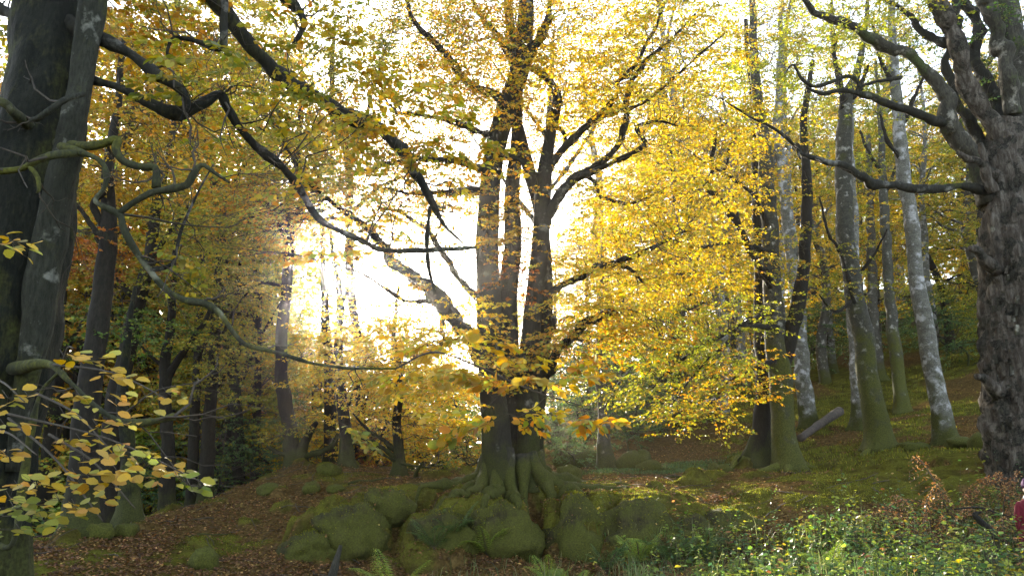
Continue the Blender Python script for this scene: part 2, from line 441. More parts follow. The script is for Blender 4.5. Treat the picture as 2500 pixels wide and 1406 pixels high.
def moss_crease_at(x, y):
    q = np.stack([x, y, x * 0], 1)
    m = fbm(q * .55, 51, 4) * .9 + .26
    bank = sstep(-4.8, -4.2, x) * (1 - sstep(4.6, 5.4, x)) * sstep(14.6, 14.9, y) * (1 - sstep(16.0, 16.6, y))
    m = m * (1 - bank) + bank * (.2 + .35 * fbm(q * 3, 77, 2))  # moss thinned between the humps: brown creases paint shade into the colour
    for (cx, cy, rx, ry, top) in DOMES:
        m = np.maximum(m, 1.3 - ((x - cx) / rx) ** 2 * .95 - ((y - cy) / ry) ** 2 * .95)
    for (cx, cy, rx, ry, hh) in BUMPS:
        m = np.maximum(m, .95 - (((x - cx) / rx) ** 2 + ((y - cy) / ry) ** 2) * .5)
    m = m - .5 * np.exp(-((x - .42) / .2) ** 2) * (y < 15.8) - .45 * sstep(.1, .5, fbm(q * 2.2, 71, 3))
    m = m + .5 * 1.3 * sstep(-.5, .8, x) * (1 - sstep(8, 10, x)) * sstep(15.6, 16.2, y) * (1 - sstep(20, 22.5, y))
    m = np.where((x > 8) & (y > 19), m + .6, m)
    m = np.where((x > 2) & (x < 9) & (y > 26), m - .7, m)
    return np.clip(m, 0, 1)


def axis(lo, hi, a, b, fine, g=1.22):
    mid = list(np.arange(a, b, fine)); s = fine; v = a; left = []
    while v > lo: s *= g; v -= s; left.append(v)
    s = fine; v = mid[-1]; right = []
    while v < hi: s *= g; v += s; right.append(v)
    return np.array(left[::-1] + mid + right)


def build_ground():
    xs = axis(-420, 420, -11, 13, .075); ya = axis(-300, 14.6, 8, 14.6, .14); yb = np.arange(14.6, 18, .045); yc = axis(18, 620, 18, 27, .11)
    ys = np.concatenate([ya[ya < 14.59], yb, yc[yc > 18.0]])
    X, Y = np.meshgrid(xs, ys); x = X.ravel(); y = Y.ravel()
    z = gz(x, y); nx, ny = len(xs), len(ys)
    i = np.arange(nx * ny).reshape(ny, nx)
    q = np.stack([i[:-1, :-1], i[:-1, 1:], i[1:, 1:], i[1:, :-1]], -1).reshape(-1, 4)
    m, t, b = newmat('woodland_floor')
    tc = N(t, 'ShaderNodeTexCoord'); ob = tc.outputs['Object']
    vo = N(t, 'ShaderNodeTexVoronoi', Scale=17, Randomness=1); t.links.new(ob, vo.inputs['Vector'])
    n1 = N(t, 'ShaderNodeTexNoise', Scale=1.4, Detail=7, Roughness=.65); t.links.new(ob, n1.inputs['Vector'])
    n2 = N(t, 'ShaderNodeTexNoise', Scale=45, Detail=5, Roughness=.7); t.links.new(ob, n2.inputs['Vector'])
    sep = N(t, 'ShaderNodeSeparateColor'); t.links.new(vo.outputs['Color'], sep.inputs[0])
    lit = ramp(t, sep.outputs[0], [(0, (.04, .025, .011)), (.4, (.10, .060, .021)), (.75, (.17, .107, .035)), (1, (.23, .16, .06))]).outputs[0]
    lit = mix(t, n1.outputs[0], lit, (.07, .05, .019))
    mo = ramp(t, n2.outputs[0], [(.3, (.042, .046, .009)), (.5, (.11, .112, .019)), (.75, (.19, .178, .032))]).outputs[0]
    n5 = N(t, 'ShaderNodeTexNoise', Scale=2.6, Detail=5, Roughness=.6); t.links.new(ob, n5.inputs['Vector'])
    mo = mix(t, ramp(t, n5.outputs[0], [(.42, (0, 0, 0)), (.62, (.8, .8, .8))]).outputs[0], mo, (.045, .036, .012))
    at = N(t, 'ShaderNodeAttribute', attribute_name='aux')
    mf = math_(t, 'ADD', at.outputs['Fac'], math_(t, 'MULTIPLY', math_(t, 'SUBTRACT', n2.outputs[0], .5), .9))
    mf = ramp(t, mf, [(.38, (0, 0, 0)), (.62, (1, 1, 1))]).outputs[0]
    t.links.new(mix(t, mf, lit, mo), b.inputs['Base Color']); b.inputs['Roughness'].default_value = .95; b.inputs['Specular IOR Level'].default_value = .0
    bp = N(t, 'ShaderNodeBump', Strength=.8, Distance=.05)
    t.links.new(math_(t, 'ADD', vo.outputs['Distance'], n2.outputs[0]), bp.inputs['Height']); t.links.new(bp.outputs[0], b.inputs['Normal'])
    me = mesh_np('ground', np.stack([x, y, z], 1), q, mat=m, uvw=moss_crease_at(x, y))
    link('ground', me, kind='structure')


build_ground()


def ground_pt(px, py, D):
    p = P(px, py, D); p[2] = gz(p[0], p[1])[0]; return p


# ------------------------------------------------------------------ air
def build_haze():
    x0, x1, y0, y1, z0, z1 = -440, 440, -330, 660, -40, 60
    v = [(x, y, z) for z in (z0, z1) for y in (y0, y1) for x in (x0, x1)]
    m = bpy.data.materials.new('haze'); m.use_nodes = True; t = m.node_tree
    t.nodes.remove(t.nodes['Principled BSDF'])
    vo = t.nodes.new('ShaderNodeVolumePrincipled'); vo.inputs['Color'].default_value = (1, .95, .86, 1); vo.inputs['Density'].default_value = .0009; vo.inputs['Anisotropy'].default_value = .945  # strong forward scatter stands in for lens veil and glow around the sun
    t.links.new(vo.outputs[0], t.nodes['Material Output'].inputs['Volume'])
    me = mesh_np('haze', v, [(0, 2, 3, 1), (4, 5, 7, 6), (0, 1, 5, 4), (2, 6, 7, 3), (0, 4, 6, 2), (1, 3, 7, 5)], mat=m, smooth=False)
    o = link('haze', me, kind='stuff'); o['label'] = 'thin haze in the wood, shaped to imitate the lens glow around the sun'; o['category'] = 'haze'


build_haze()

# ------------------------------------------------------------------ leaves
PAL = {
    'gold': [((.66, .40, .03), 4), ((.60, .46, .05), 4), ((.55, .30, .025), 2), ((.42, .42, .05), 2)],
    'softgold': [((.58, .36, .04), 4), ((.54, .41, .055), 4), ((.38, .36, .05), 3), ((.46, .27, .035), 2), ((.30, .30, .05), 2)],
    'yellow': [((.53, .37, .045), 4), ((.42, .34, .05), 3), ((.54, .32, .035), 2), ((.28, .27, .045), 2)],
    'lime': [((.28, .30, .045), 4), ((.40, .37, .05), 3), ((.19, .23, .035), 2)],
    'olive': [((.24, .24, .035), 4), ((.34, .29, .04), 3), ((.16, .19, .03), 3), ((.42, .30, .04), 2)],
    'orange': [((.48, .27, .04), 4), ((.50, .33, .05), 3), ((.36, .18, .03), 2), ((.38, .32, .05), 2)],
    'rust': [((.30, .10, .02), 4), ((.42, .19, .03), 3), ((.22, .07, .018), 2)],
    'green': [((.09, .15, .03), 4), ((.14, .19, .035), 3), ((.06, .11, .025), 3), ((.2, .2, .04), 1)],
    'dark': [((.035, .06, .02), 4), ((.05, .075, .022), 3), ((.07, .08, .02), 2), ((.10, .09, .025), 1)],
    'mixed': [((.36, .32, .045), 4), ((.5, .36, .045), 3), ((.26, .28, .04), 3), ((.5, .24, .03), 1)],
    'amber': [((.50, .32, .04), 4), ((.42, .34, .05), 3), ((.52, .24, .03), 3), ((.32, .16, .025), 1), ((.26, .30, .05), 2)],
    'ochre': [((.62, .41, .06), 4), ((.56, .39, .06), 3), ((.58, .38, .09), 2), ((.46, .44, .09), 3), ((.50, .26, .07), .4)],
    'litter': [((.15, .075, .03), 4), ((.24, .13, .05), 3), ((.085, .042, .02), 4), ((.36, .24, .08), 1)],
    'herb': [((.07, .13, .045), 4), ((.11, .18, .06), 3), ((.15, .21, .05), 2), ((.05, .10, .04), 3)],
    'bright': [((.22, .30, .05), 4), ((.30, .34, .06), 3), ((.14, .23, .04), 2)],
    'bracken': [((.30, .15, .06), 4), ((.40, .24, .11), 3), ((.20, .09, .04), 2)],
    'straw': [((.20, .23, .09), 3), ((.34, .33, .18), 1), ((.10, .17, .05), 5)],
    'moss': [((.17, .18, .028), 4), ((.24, .23, .04), 3), ((.10, .12, .02), 3)],
}


def palcol(key, n, rng, var=.18):
    cs = np.array([c for c, _ in PAL[key]]); ws = np.array([k for _, k in PAL[key]], float)
    c = cs[rng.choice(len(cs), n, p=ws / ws.sum())]
    return np.clip(c * (1 + rng.normal(0, var, (n, 1))) * (1 + rng.normal(0, .06, (n, 3))), .005, .85)


def spray_template(rng, twigs=5, spacing=.055):
    """a flat fan of beech twig: leaf feet, leaf directions, and twig segments, about 1 unit long"""
    L = []; D = []; seg = []; mn = []
    def twig(p, ang, ln, lift):
        k = max(2, int(ln / spacing)); q = np.array(p, float); a = ang
        for i in range(k):
            a += rng.normal(0, .13); d = np.array([math.cos(a), math.sin(a), lift - .05 * i / k])
            n = q + d * spacing
            if i % 2: seg.append((q0, n.copy()))
            else: q0 = q.copy()
            s = 1 if i % 2 else -1
            b = a + s * rng.uniform(.5, 1.0)
            L.append(n.copy() + np.array([0, 0, rng.normal(0, .012)])); D.append((math.cos(b), math.sin(b), rng.normal(-.22, .2)))
            q = n
        L.append(q.copy()); D.append((math.cos(a), math.sin(a), -.2))
        return q
    q = np.zeros(3); a = 0
    for i in range(twigs):
        s = 1 if i % 2 else -1
        n = q + np.array([math.cos(a), math.sin(a), .04 - .03 * i]) * (1.0 / (twigs + 1)); mn.append((q.copy(), n.copy()))
        twig(n, a + s * rng.uniform(.55, .95), rng.uniform(.28, .5) * (1 - .08 * i), rng.normal(-.02, .08))
        q = n; a += rng.normal(0, .12)
    twig(q, a, .3, -.03)
    sg = mn + seg
    return np.array(L), np.array(D, float), np.array([s[0] for s in sg]), np.array([s[1] for s in sg]), len(mn)


TEMPL = [spray_template(np.random.default_rng(100 + i), 5 if i < 8 else 4) for i in range(12)]


def rotz_tilt(yaw, pitch, roll):
    cy, sy = np.cos(yaw), np.sin(yaw); cpp, spp = np.cos(pitch), np.sin(pitch); cr, sr = np.cos(roll), np.sin(roll)
    z = np.zeros_like(yaw); o = np.ones_like(yaw)
    Rz = np.stack([np.stack([cy, -sy, z], -1), np.stack([sy, cy, z], -1), np.stack([z, z, o], -1)], 1)
    Ry = np.stack([np.stack([cpp, z, spp], -1), np.stack([z, o, z], -1), np.stack([-spp, z, cpp], -1)], 1)
    Rx = np.stack([np.stack([o, z, z], -1), np.stack([z, cr, -sr], -1), np.stack([z, sr, cr], -1)], 1)
    return Rz @ Ry @ Rx


class Leaves:
    """collects leaves (foot, direction, normal, length, colour); makes one mesh"""
    def __init__(s): s.b = []; s.d = []; s.n = []; s.l = []; s.c = []
    def add(s, b, d, n, l, c): s.b.append(b); s.d.append(d); s.n.append(n); s.l.append(l); s.c.append(c)
    def count(s): return sum(len(x) for x in s.b)
    def arrays(s): return [np.concatenate(x) for x in (s.b, s.d, s.n, s.l, s.c)]
    def mesh(s, name, mat, off=(0, 0, 0), hexa=False, width=.62, keep=None):
        b, d, n, l, c = s.arrays()
        if keep is not None: b, d, n, l, c = b[keep], d[keep], n[keep], l[keep], c[keep]
        d = d / (np.linalg.norm(d, axis=1)[:, None] + 1e-9); sd = np.cross(n, d); sd /= np.linalg.norm(sd, axis=1)[:, None] + 1e-9
        n = np.cross(d, sd); l = l[:, None]
        if hexa:
            pr = [(0, 0, 0), (.3, .42, .05), (.68, .40, .05), (1, 0, -.08), (.68, -.40, .05), (.3, -.42, .05)]
        else:
            pr = [(0, 0, 0), (.48, .5, .08), (1, 0, -.05), (.48, -.5, .08)]
        k = len(pr); v = np.empty((len(b), k, 3))
        for i, (u, w_, h) in enumerate(pr): v[:, i] = b + d * l * u + sd * l * w_ * width + n * l * h
        idx = np.arange(len(b) * k).reshape(-1, k)
        return mesh_np(name, v.reshape(-1, 3) - np.asarray(off), quads=idx if k == 4 else None, ngon=idx if k == 6 else None, col=np.repeat(c, k, 0), mat=mat, smooth=False)


def sprays(lv, tw, pos, yaw, pitch, roll, scale, leaf, pal, rng, twig_r=.003, thin=1.0, nj=.35, allseg=False):
    n = len(pos); ti = rng.integers(0, len(TEMPL), n)
    R = rotz_tilt(yaw, pitch, roll)
    for k in range(len(TEMPL)):
        s = np.where(ti == k)[0]
        if len(s) == 0: continue
        L, D, a, b, nm = TEMPL[k]
        if not allseg: a, b = a[:nm], b[:nm]
        sc = scale[s][:, None, None]
        bp = np.einsum('nij,lj->nli', R[s], L) * sc + pos[s][:, None, :]
        dp = np.einsum('nij,lj->nli', R[s], D)
        nl = bp.shape[0] * bp.shape[1]
        bp = bp.reshape(-1, 3); dp = dp.reshape(-1, 3) + rng.normal(0, .18, (nl, 3))
        nn = np.array([0, 0, 1.]) + rng.normal(0, nj, (nl, 3))
        ln = leaf * rng.uniform(.65, 1.2, nl); cc = palcol(pal, nl, rng)
        # each spray leans to one shade of its own
        cc = cc * np.repeat(1 + rng.normal(0, .1, (len(s), 1)), L.shape[0], 0)
        if thin < 1:
            kp = rng.random(nl) < thin; bp, dp, nn, ln, cc = bp[kp], dp[kp], nn[kp], ln[kp], cc[kp]
        lv.add(bp, dp, nn, ln, np.clip(cc, .005, .85))
        if tw is not None:
            A = (np.einsum('nij,lj->nli', R[s], a) * sc + pos[s][:, None, :]).reshape(-1, 3)
            B = (np.einsum('nij,lj->nli', R[s], b) * sc + pos[s][:, None, :]).reshape(-1, 3)
            prisms(tw, A, B, twig_r, twig_r * .8)


def crooked(p0, p1, rng, n=6, amp=.12, sag=.0):
    t = np.linspace(0, 1, n)[:, None]; L = np.linalg.norm(p1 - p0)
    p = p0 * (1 - t) + p1 * t
    off = rng.normal(0, amp * L / math.sqrt(n), (n, 3)).cumsum(0); off -= off[-1] * t
    p = p + off - off[0] * (1 - t); p[:, 2] += sag * L * (t[:, 0] * (1 - t[:, 0]))
    p[0] = p0; p[-1] = p1
    return p


def fill_blob(lv, tw, limbs, center, rad, n, leaf, pal, rng, spray=.85, thin=1.0, group=7, twig_r=.003, br=.012, fine=True, droop=.12, nj=.75, allseg=False):
    """n sprays of leaves in an ellipsoid, carried by crooked branchlets grown from the nearest limb"""
    u = rng.normal(0, 1, (n, 3)); u /= np.linalg.norm(u, axis=1)[:, None]; u *= rng.random((n, 1)) ** (1 / 2.4)
    pos = center + u * rad
    lay = .32; zl = np.round((pos[:, 2] + .15 * np.sin(pos[:, 0] * 1.3) + .1 * np.sin(pos[:, 1] * 1.7)) / lay) * lay
    pos[:, 2] = pos[:, 2] * .35 + zl * .65
    order = np.lexsort((pos[:, 0], np.round(pos[:, 2] / (lay * 2)))); pos = pos[order]
    yaw = np.empty(n)
    for g in range(0, n, group):
        pg = pos[g:g + group]; c = pg.mean(0)
        d2 = ((limbs - c) ** 2).sum(1) + 2.0 * np.maximum(0, limbs[:, 2] - c[2]) ** 2
        k = rng.choice(np.argsort(d2)[:4]); s = limbs[k]
        p = crooked(s, c, rng, 7, .13, .12); r = np.linspace(br * (1 + .35 * np.linalg.norm(c - s)), br * .5, 7)
        prisms(tw, p[:-1], p[1:], r[:-1], r[1:])
        for j in range(len(pg)):
            st = p[rng.integers(2, 7)]; q = crooked(st, pg[j], rng, 3, .1)
            prisms(tw, q[:-1], q[1:], br * .45, br * .3)
            dv = pg[j] - st; yaw[g + j] = math.atan2(dv[1], dv[0]) + rng.normal(0, .6)
    sprays(lv, tw if fine else None, pos, yaw, rng.normal(droop, .2, n), rng.normal(0, .22, n), spray * rng.uniform(.7, 1.25, n), leaf, pal, rng, twig_r, thin, nj, allseg)


# ------------------------------------------------------------------ trees traced from the place
class Tree:
    def __init__(s, label, base, name='beech_tree', group=None, seed=0):
        s.base = np.asarray(base, float); s.o = thing(name, label, 'tree', s.base, group); s.seed = seed
        s.rng = np.random.default_rng(1000 + seed); s.lv = Leaves(); s.tw = Geo(); s.pts = []; s.rr = []; s.mult = 1.0
    def stem(s, spec, mat, name='trunk', sides=20, lump=.1, freq=3, wig=.0, flare=None, ridge=0, rows=None, label=None, hold=True):
        """spec: (px, py, distance, width px) along the stem"""
        pts = [P(a, b, d) for a, b, d, _ in spec]; rad = [SZ(a, b, d) * w_ / 2 for a, b, d, w_ in spec]
        return s.tube3(pts, rad, mat, name, sides, lump, freq, wig, flare, ridge, rows, label, hold)
    def tube3(s, pts, rad, mat, name='limb', sides=10, lump=.1, freq=3, wig=0, flare=None, ridge=0, rows=None, label=None, hold=True):
        g = Geo(); s.seed += 1
        p, r = tube(g, pts, rad, sides, rows, lump, freq, s.seed * 13, wig, flare, ridge=ridge)
        o = link(name, g.mesh(name, mat, s.base), s.o)
        if label: o['label'] = label
        if hold: s.pts.append(p[2:]); s.rr.append(r[2:])
        return o, p, r
    def limb(s, spec, mat=None, name='limb', sides=11, lump=.26, freq=8, wig=.55, hold=True, label=None):
        o = s.stem(spec, mat or B_LIMB, name, sides, lump, freq, wig, hold=hold, label=label)
        if name == 'limb': s.bare(o[1], o[2])
        return o
    def bare(s, p, r):
        L = np.linalg.norm(np.diff(p, axis=0), axis=1).sum(); rg = s.rng
        for _ in range(int(L * 2.2) + 2):
            k = rg.integers(len(p) // 5, len(p)); st = p[k]; ln = rg.uniform(.2, .75) * (1.3 - .5 * k / len(p))
            tn = p[min(k + 1, len(p) - 1)] - p[max(k - 1, 0)]; tn /= np.linalg.norm(tn) + 1e-9
            d = tn * rg.uniform(.2, .9) + rg.normal(0, .6, 3) + np.array([0, 0, .1]); d /= np.linalg.norm(d)
            e = st + d * ln; q = crooked(st, e, rg, 6, .16); rr = np.linspace(min(r[k] * .5, .012), .0022, 6)
            prisms(s.tw, q[:-1], q[1:], rr[:-1], rr[1:])
            for j in (2, 3, 4):
                d2 = d + rg.normal(0, .7, 3); d2 /= np.linalg.norm(d2); q2 = crooked(q[j], q[j] + d2 * ln * rg.uniform(.25, .55), rg, 4, .15)
                prisms(s.tw, q2[:-1], q2[1:], rr[j] * .7, rr[j] * .4)
    def blob(s, px, py, D, rpx, rpy, rD, n, pal, leaf=.07, spray=.8, **k):
        z = SZ(px, py, D); s.fill(P(px, py, D), np.array([rpx * z, rD, rpy * z]), int(n * s.mult), pal, leaf, spray, **k)
    def fill(s, c, rad, n, pal, leaf=.07, spray=.8, **k):
        limbs = np.concatenate(s.pts)
        fill_blob(s.lv, s.tw, limbs, np.asarray(c, float), np.asarray(rad, float), n, leaf, pal, s.rng, spray, **k)
    def finish(s, hexa=False, singles=0, near=None, mat=None):
        if s.tw.n:
            link('twigs', s.tw.mesh('twigs', M_TWIG, s.base), s.o, kind='stuff')
        if s.lv.count():
            keep = None
            if singles:
                b, d, n, l, c = s.lv.arrays()
                rel = b - EYE; dep = rel[:, 1] * cp + rel[:, 2] * sp
                u = rel[:, 0] / dep * F + W0 / 2; v = H0 / 2 - (-rel[:, 1] * sp + rel[:, 2] * cp) / dep * F
                ok = (dep > .5) & (u > 10) & (u < W0 - 10) & (v > 10) & (v < H0 - 10)
                score = np.where(ok, l / dep, -1); top = np.argsort(-score)[:singles]
                keep = np.ones(len(b), bool); keep[top] = False
                dd = d / np.linalg.norm(d, axis=1)[:, None]; sd = np.cross(n, dd); sd /= np.linalg.norm(sd, axis=1)[:, None]; nn = np.cross(dd, sd)
                for i in top:
                    o = link('leaf', ONE[int(i) % len(ONE)], s.o)
                    M = Matrix(((sd[i, 0] * l[i], dd[i, 0] * l[i], nn[i, 0] * l[i], b[i, 0] - s.base[0]), (sd[i, 1] * l[i], dd[i, 1] * l[i], nn[i, 1] * l[i], b[i, 1] - s.base[1]),
                                (sd[i, 2] * l[i], dd[i, 2] * l[i], nn[i, 2] * l[i], b[i, 2] - s.base[2]), (0, 0, 0, 1)))
                    o.matrix_local = M; o.color = (*[float(x) for x in c[i]], 1)
            link('crown', s.lv.mesh('crown', mat or M_LEAF, s.base, hexa, keep=keep), s.o, kind='stuff')
        return s.o


def one_leaf(seed):
    r = np.random.default_rng(seed); nU = 6; v = []; q = []
    bend = r.uniform(-.1, .22); fold = r.uniform(.04, .2); tw_ = r.normal(0, .15)
    for i in range(nU + 1):
        u = i / nU; wd = .36 * math.sin(math.pi * min(1, u * .93 + .04)) ** .75 if 0 < i < nU else (.02 if i == 0 else .0)
        wd *= 1 + (.1 if i % 2 else -.05)
        z = -bend * u * u; tl = tw_ * u
        v += [(-wd, u, z + fold * wd * 1.5 + tl * wd), (0, u, z), (wd, u, z + fold * wd * 1.5 - tl * wd)]
    for i in range(nU):
        a = i * 3; q += [(a, a + 1, a + 4, a + 3), (a + 1, a + 2, a + 5, a + 4)]
    return mesh_np('leaf', v, q, mat=M_LEAF1, smooth=True)


ONE = [one_leaf(i) for i in range(6)]


def build_left_beech():
    b = P(-75, 1490, 5.6); b[2] = gz(b[0], b[1])[0] - .05
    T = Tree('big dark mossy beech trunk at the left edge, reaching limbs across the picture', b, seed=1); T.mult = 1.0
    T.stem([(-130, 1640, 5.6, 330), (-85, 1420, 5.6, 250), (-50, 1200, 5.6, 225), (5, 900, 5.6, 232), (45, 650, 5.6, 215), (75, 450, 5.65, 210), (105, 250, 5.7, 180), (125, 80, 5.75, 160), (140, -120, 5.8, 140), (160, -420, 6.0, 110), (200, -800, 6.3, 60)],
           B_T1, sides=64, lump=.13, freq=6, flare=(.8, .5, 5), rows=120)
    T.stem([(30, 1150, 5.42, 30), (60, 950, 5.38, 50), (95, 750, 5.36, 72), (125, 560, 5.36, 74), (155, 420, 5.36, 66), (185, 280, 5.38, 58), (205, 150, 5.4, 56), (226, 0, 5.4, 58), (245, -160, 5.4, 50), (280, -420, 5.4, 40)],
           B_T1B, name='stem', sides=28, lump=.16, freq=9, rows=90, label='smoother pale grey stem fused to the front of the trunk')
    # limbs
    T.limb([(150, 60, 5.7, 59.5), (255, 100, 5.5, 34.0), (320, 135, 5.5, 25.5), (385, 182, 5.4, 22.9), (440, 222, 5.4, 20.4), (458, 255, 5.4, 14.4), (440, 300, 5.4, 8.5)])
    T.limb([(160, 185, 5.7, 38.2), (235, 198, 5.5, 25.5), (300, 218, 5.5, 22.9), (365, 255, 5.5, 27.2), (440, 277, 5.5, 27.2), (495, 252, 5.55, 28.1), (535, 228, 5.6, 25.5), (552, 262, 5.65, 23.8), (590, 320, 5.75, 21.2), (640, 372, 5.85, 20.4), (690, 412, 6.0, 20.4),
            (735, 470, 6.2, 18.7), (785, 540, 6.4, 17.0), (870, 580, 6.7, 15.3), (940, 612, 7.0, 14.4), (1040, 612, 7.4, 11.9), (1160, 604, 7.8, 6.8)], wig=.3, sides=12)
    T.limb([(140, 350, 5.4, 30), (200, 356, 5.25, 24), (250, 352, 5.2, 22), (290, 343, 5.2, 18), (285, 368, 5.2, 18), (308, 400, 5.2, 17), (350, 410, 5.2, 17), (382, 412, 5.2, 16), (385, 458, 5.2, 19)], B_MOSSLIMB, wig=.35)
    T.limb([(150, 360, 5.3, 22.1), (195, 372, 5.2, 17.0), (240, 390, 5.1, 14.4), (258, 420, 5.1, 12.8), (255, 455, 5.1, 12.8), (232, 490, 5.1, 15.3), (265, 510, 5.1, 15.3), (292, 526, 5.1, 15.3), (302, 560, 5.1, 15.3), (330, 610, 5.15, 14.4), (362, 655, 5.2, 15.3), (400, 702, 5.25, 15.3), (450, 732, 5.3, 17.0),
            (500, 740, 5.35, 16.1), (540, 768, 5.4, 14.4), (575, 815, 5.45, 12.8), (610, 845, 5.5, 11.0), (680, 862, 5.6, 8.5), (760, 885, 5.75, 7.6), (860, 898, 5.95, 6.8), (965, 900, 6.1, 4.2)], B_MOSSLIMB, wig=.35, label='long crooked moss coated branch drooping to the right')
    T.limb([(285, 525, 5.1, 16), (330, 492, 5.1, 17), (370, 470, 5.1, 18), (415, 462, 5.1, 19), (455, 452, 5.1, 17), (475, 420, 5.1, 14), (495, 405, 5.1, 11), (525, 425, 5.1, 8), (560, 447, 5.1, 5)], B_MOSSLIMB, wig=.3)
    T.limb([(365, 660, 5.2, 13), (420, 640, 5.3, 9), (445, 560, 5.4, 7), (480, 480, 5.5, 6), (520, 400, 5.6, 4)])
    T.limb([(205, 230, 5.2, 16), (165, 240, 5.1, 14), (130, 262, 5.05, 13), (95, 288, 5.05, 12), (75, 293, 5.1, 8)], B_T1B, wig=.3)
    T.limb([(190, 374, 5.2, 18), (140, 380, 5.05, 17), (95, 392, 5.0, 18), (55, 412, 5.0, 16), (-10, 420, 5.0, 18), (-80, 430, 5.0, 16)], B_MOSSLIMB, wig=.4)
    T.limb([(70, 405, 5.0, 14), (90, 430, 4.98, 12), (95, 458, 4.98, 10), (88, 470, 4.98, 5)], B_MOSSLIMB)
    T.limb([(120, 110, 5.9, 40), (60, 52, 6.2, 28), (0, 25, 6.4, 26), (-80, -40, 6.6, 20)])
    T.limb([(100, 330, 5.5, 30), (40, 275, 5.2, 22), (0, 245, 5.1, 18), (-60, 240, 5.0, 12)], B_MOSSLIMB)
    # high drooping limb whose end shows left of the centre stems
    T.limb([(150, -350, 5.95, 64.0), (330, -190, 6.3, 49.6), (500, -20, 6.6, 41.6), (620, 120, 6.9, 36.8), (700, 195, 7.1, 35.2), (780, 240, 7.3, 33.6), (850, 287, 7.5, 33.6), (930, 312, 7.6, 33.6), (985, 372, 7.7, 27.2), (1025, 440, 7.8, 22.4), (1062, 512, 7.9, 14.4), (1082, 545, 8.0, 8.8), (1120, 585, 8.1, 5.6), (1150, 625, 8.2, 2.4)], wig=.35, sides=12)
    T.limb([(1050, 505, 7.9, 12), (1044, 560, 7.9, 10), (1046, 640, 7.9, 9), (1062, 720, 7.95, 7)])
    T.limb([(160, -250, 5.9, 51.0), (400, -130, 6.2, 34.0), (640, -40, 6.5, 25.5), (705, 0, 6.6, 22.9), (735, 35, 6.6, 22.1), (735, 70, 6.6, 18.7), (722, 105, 6.6, 13.6)])
    T.limb([(500, -95, 6.3, 24), (545, -20, 6.3, 19), (545, 60, 6.3, 18), (541, 118, 6.3, 18), (500, 108, 6.3, 14), (455, 95, 6.3, 12), (422, 98, 6.3, 9), (412, 140, 6.3, 6), (450, 160, 6.3, 4)])
    T.limb([(30, 900, 5.3, 40), (120, 890, 5.0, 22), (170, 932, 4.85, 12), (215, 975, 4.8, 12), (262, 1012, 4.78, 14), (310, 1034, 4.75, 18), (360, 1030, 4.75, 19), (424, 1016, 4.75, 20)], B_MOSSLIMB, label='broken stub of a branch near the trunk foot', wig=.3)
    T.limb([(-60, 1290, 5.3, 16), (25, 1330, 5.1, 14), (55, 1180, 5.05, 16), (75, 1060, 5.0, 17), (100, 960, 4.95, 12), (150, 905, 4.9, 8)], B_MOSSLIMB, name='stem', wig=.3)
    # low leafy sprays, close by
    for (x0, y0, x1, y1, d) in [(130, 890, 420, 980, 4.3), (90, 960, 280, 1110, 4.1), (20, 1010, 500, 1180, 4.1), (20, 1020, 250, 1270, 4.0), (120, 1060, 330, 1240, 4.1), (-60, 930, 60, 980, 4.0), (-60, 1050, 90, 1110, 4.0), (150, 900, 180, 850, 4.4), (280, 1030, 470, 935, 4.5)]:
        p = [P(x0, y0, 4.9), P((x0 + x1) / 2, (y0 + y1) / 2 - 25, (4.9 + d) / 2), P(x1, y1, d)]
        T.tube3(p, [.009, .006, .003], M_TWIG, 'twig', 6, .1, 8, hold=False)
    low = [(50, 970), (100, 965), (20, 1000), (190, 870), (235, 880), (230, 970), (290, 915), (330, 925), (300, 965), (190, 1010), (45, 1040), (270, 1040), (330, 1030), (170, 1080), (230, 1075), (280, 1085), (330, 1100), (360, 1120), (300, 1115), (240, 1110), (390, 1135), (430, 1150), (470, 1165),
           (500, 1185), (320, 1150), (360, 1165), (180, 1165), (120, 1180), (80, 1190), (220, 1160), (260, 1180), (60, 1215), (100, 1250), (40, 1260), (140, 1270), (20, 1290), (80, 1290), (180, 1220), (220, 1235), (280, 1215), (20, 1100), (50, 1115), (70, 1240), (120, 1230), (10, 1240), (210, 1185), (390, 970), (440, 960),
           (10, 580), (60, 590), (75, 615), (240, 880)]
    rg = T.rng
    for (x, y) in low:
        D = rg.uniform(3.8, 4.5); c = P(x, y, D); k = rg.integers(6, 10)
        yaw0 = rg.uniform(-.5, .5)
        a = yaw0 + np.linspace(-1.5, 1.5, k) + rg.normal(0, .3, k)
        d = np.stack([np.cos(a), np.sin(a) * .8 - .2, rg.normal(-.18, .18, k)], 1)
        pos = c + rg.normal(0, 1, (k, 3)) * np.array([.05, .05, .022]) - np.array([.05, 0, 0]) + d * .015
        nn = np.array([0, -.55, 1.]) + rg.normal(0, .28, (k, 3))
        cc = palcol('ochre', k, rg)
        if x > 440 or y > 1235: cc = palcol('lime', k, rg)
        T.lv.add(pos, d, nn, rg.uniform(.05, .08, k), np.clip(cc, .01, .8))
        q0 = c - np.array([.07, 0, 0]); st = P(x - 45, y - 18, D + .12)
        prisms(T.tw, [st], [q0], .0016, .0012); prisms(T.tw, np.repeat(q0[None], k, 0), pos, .001, .0008)
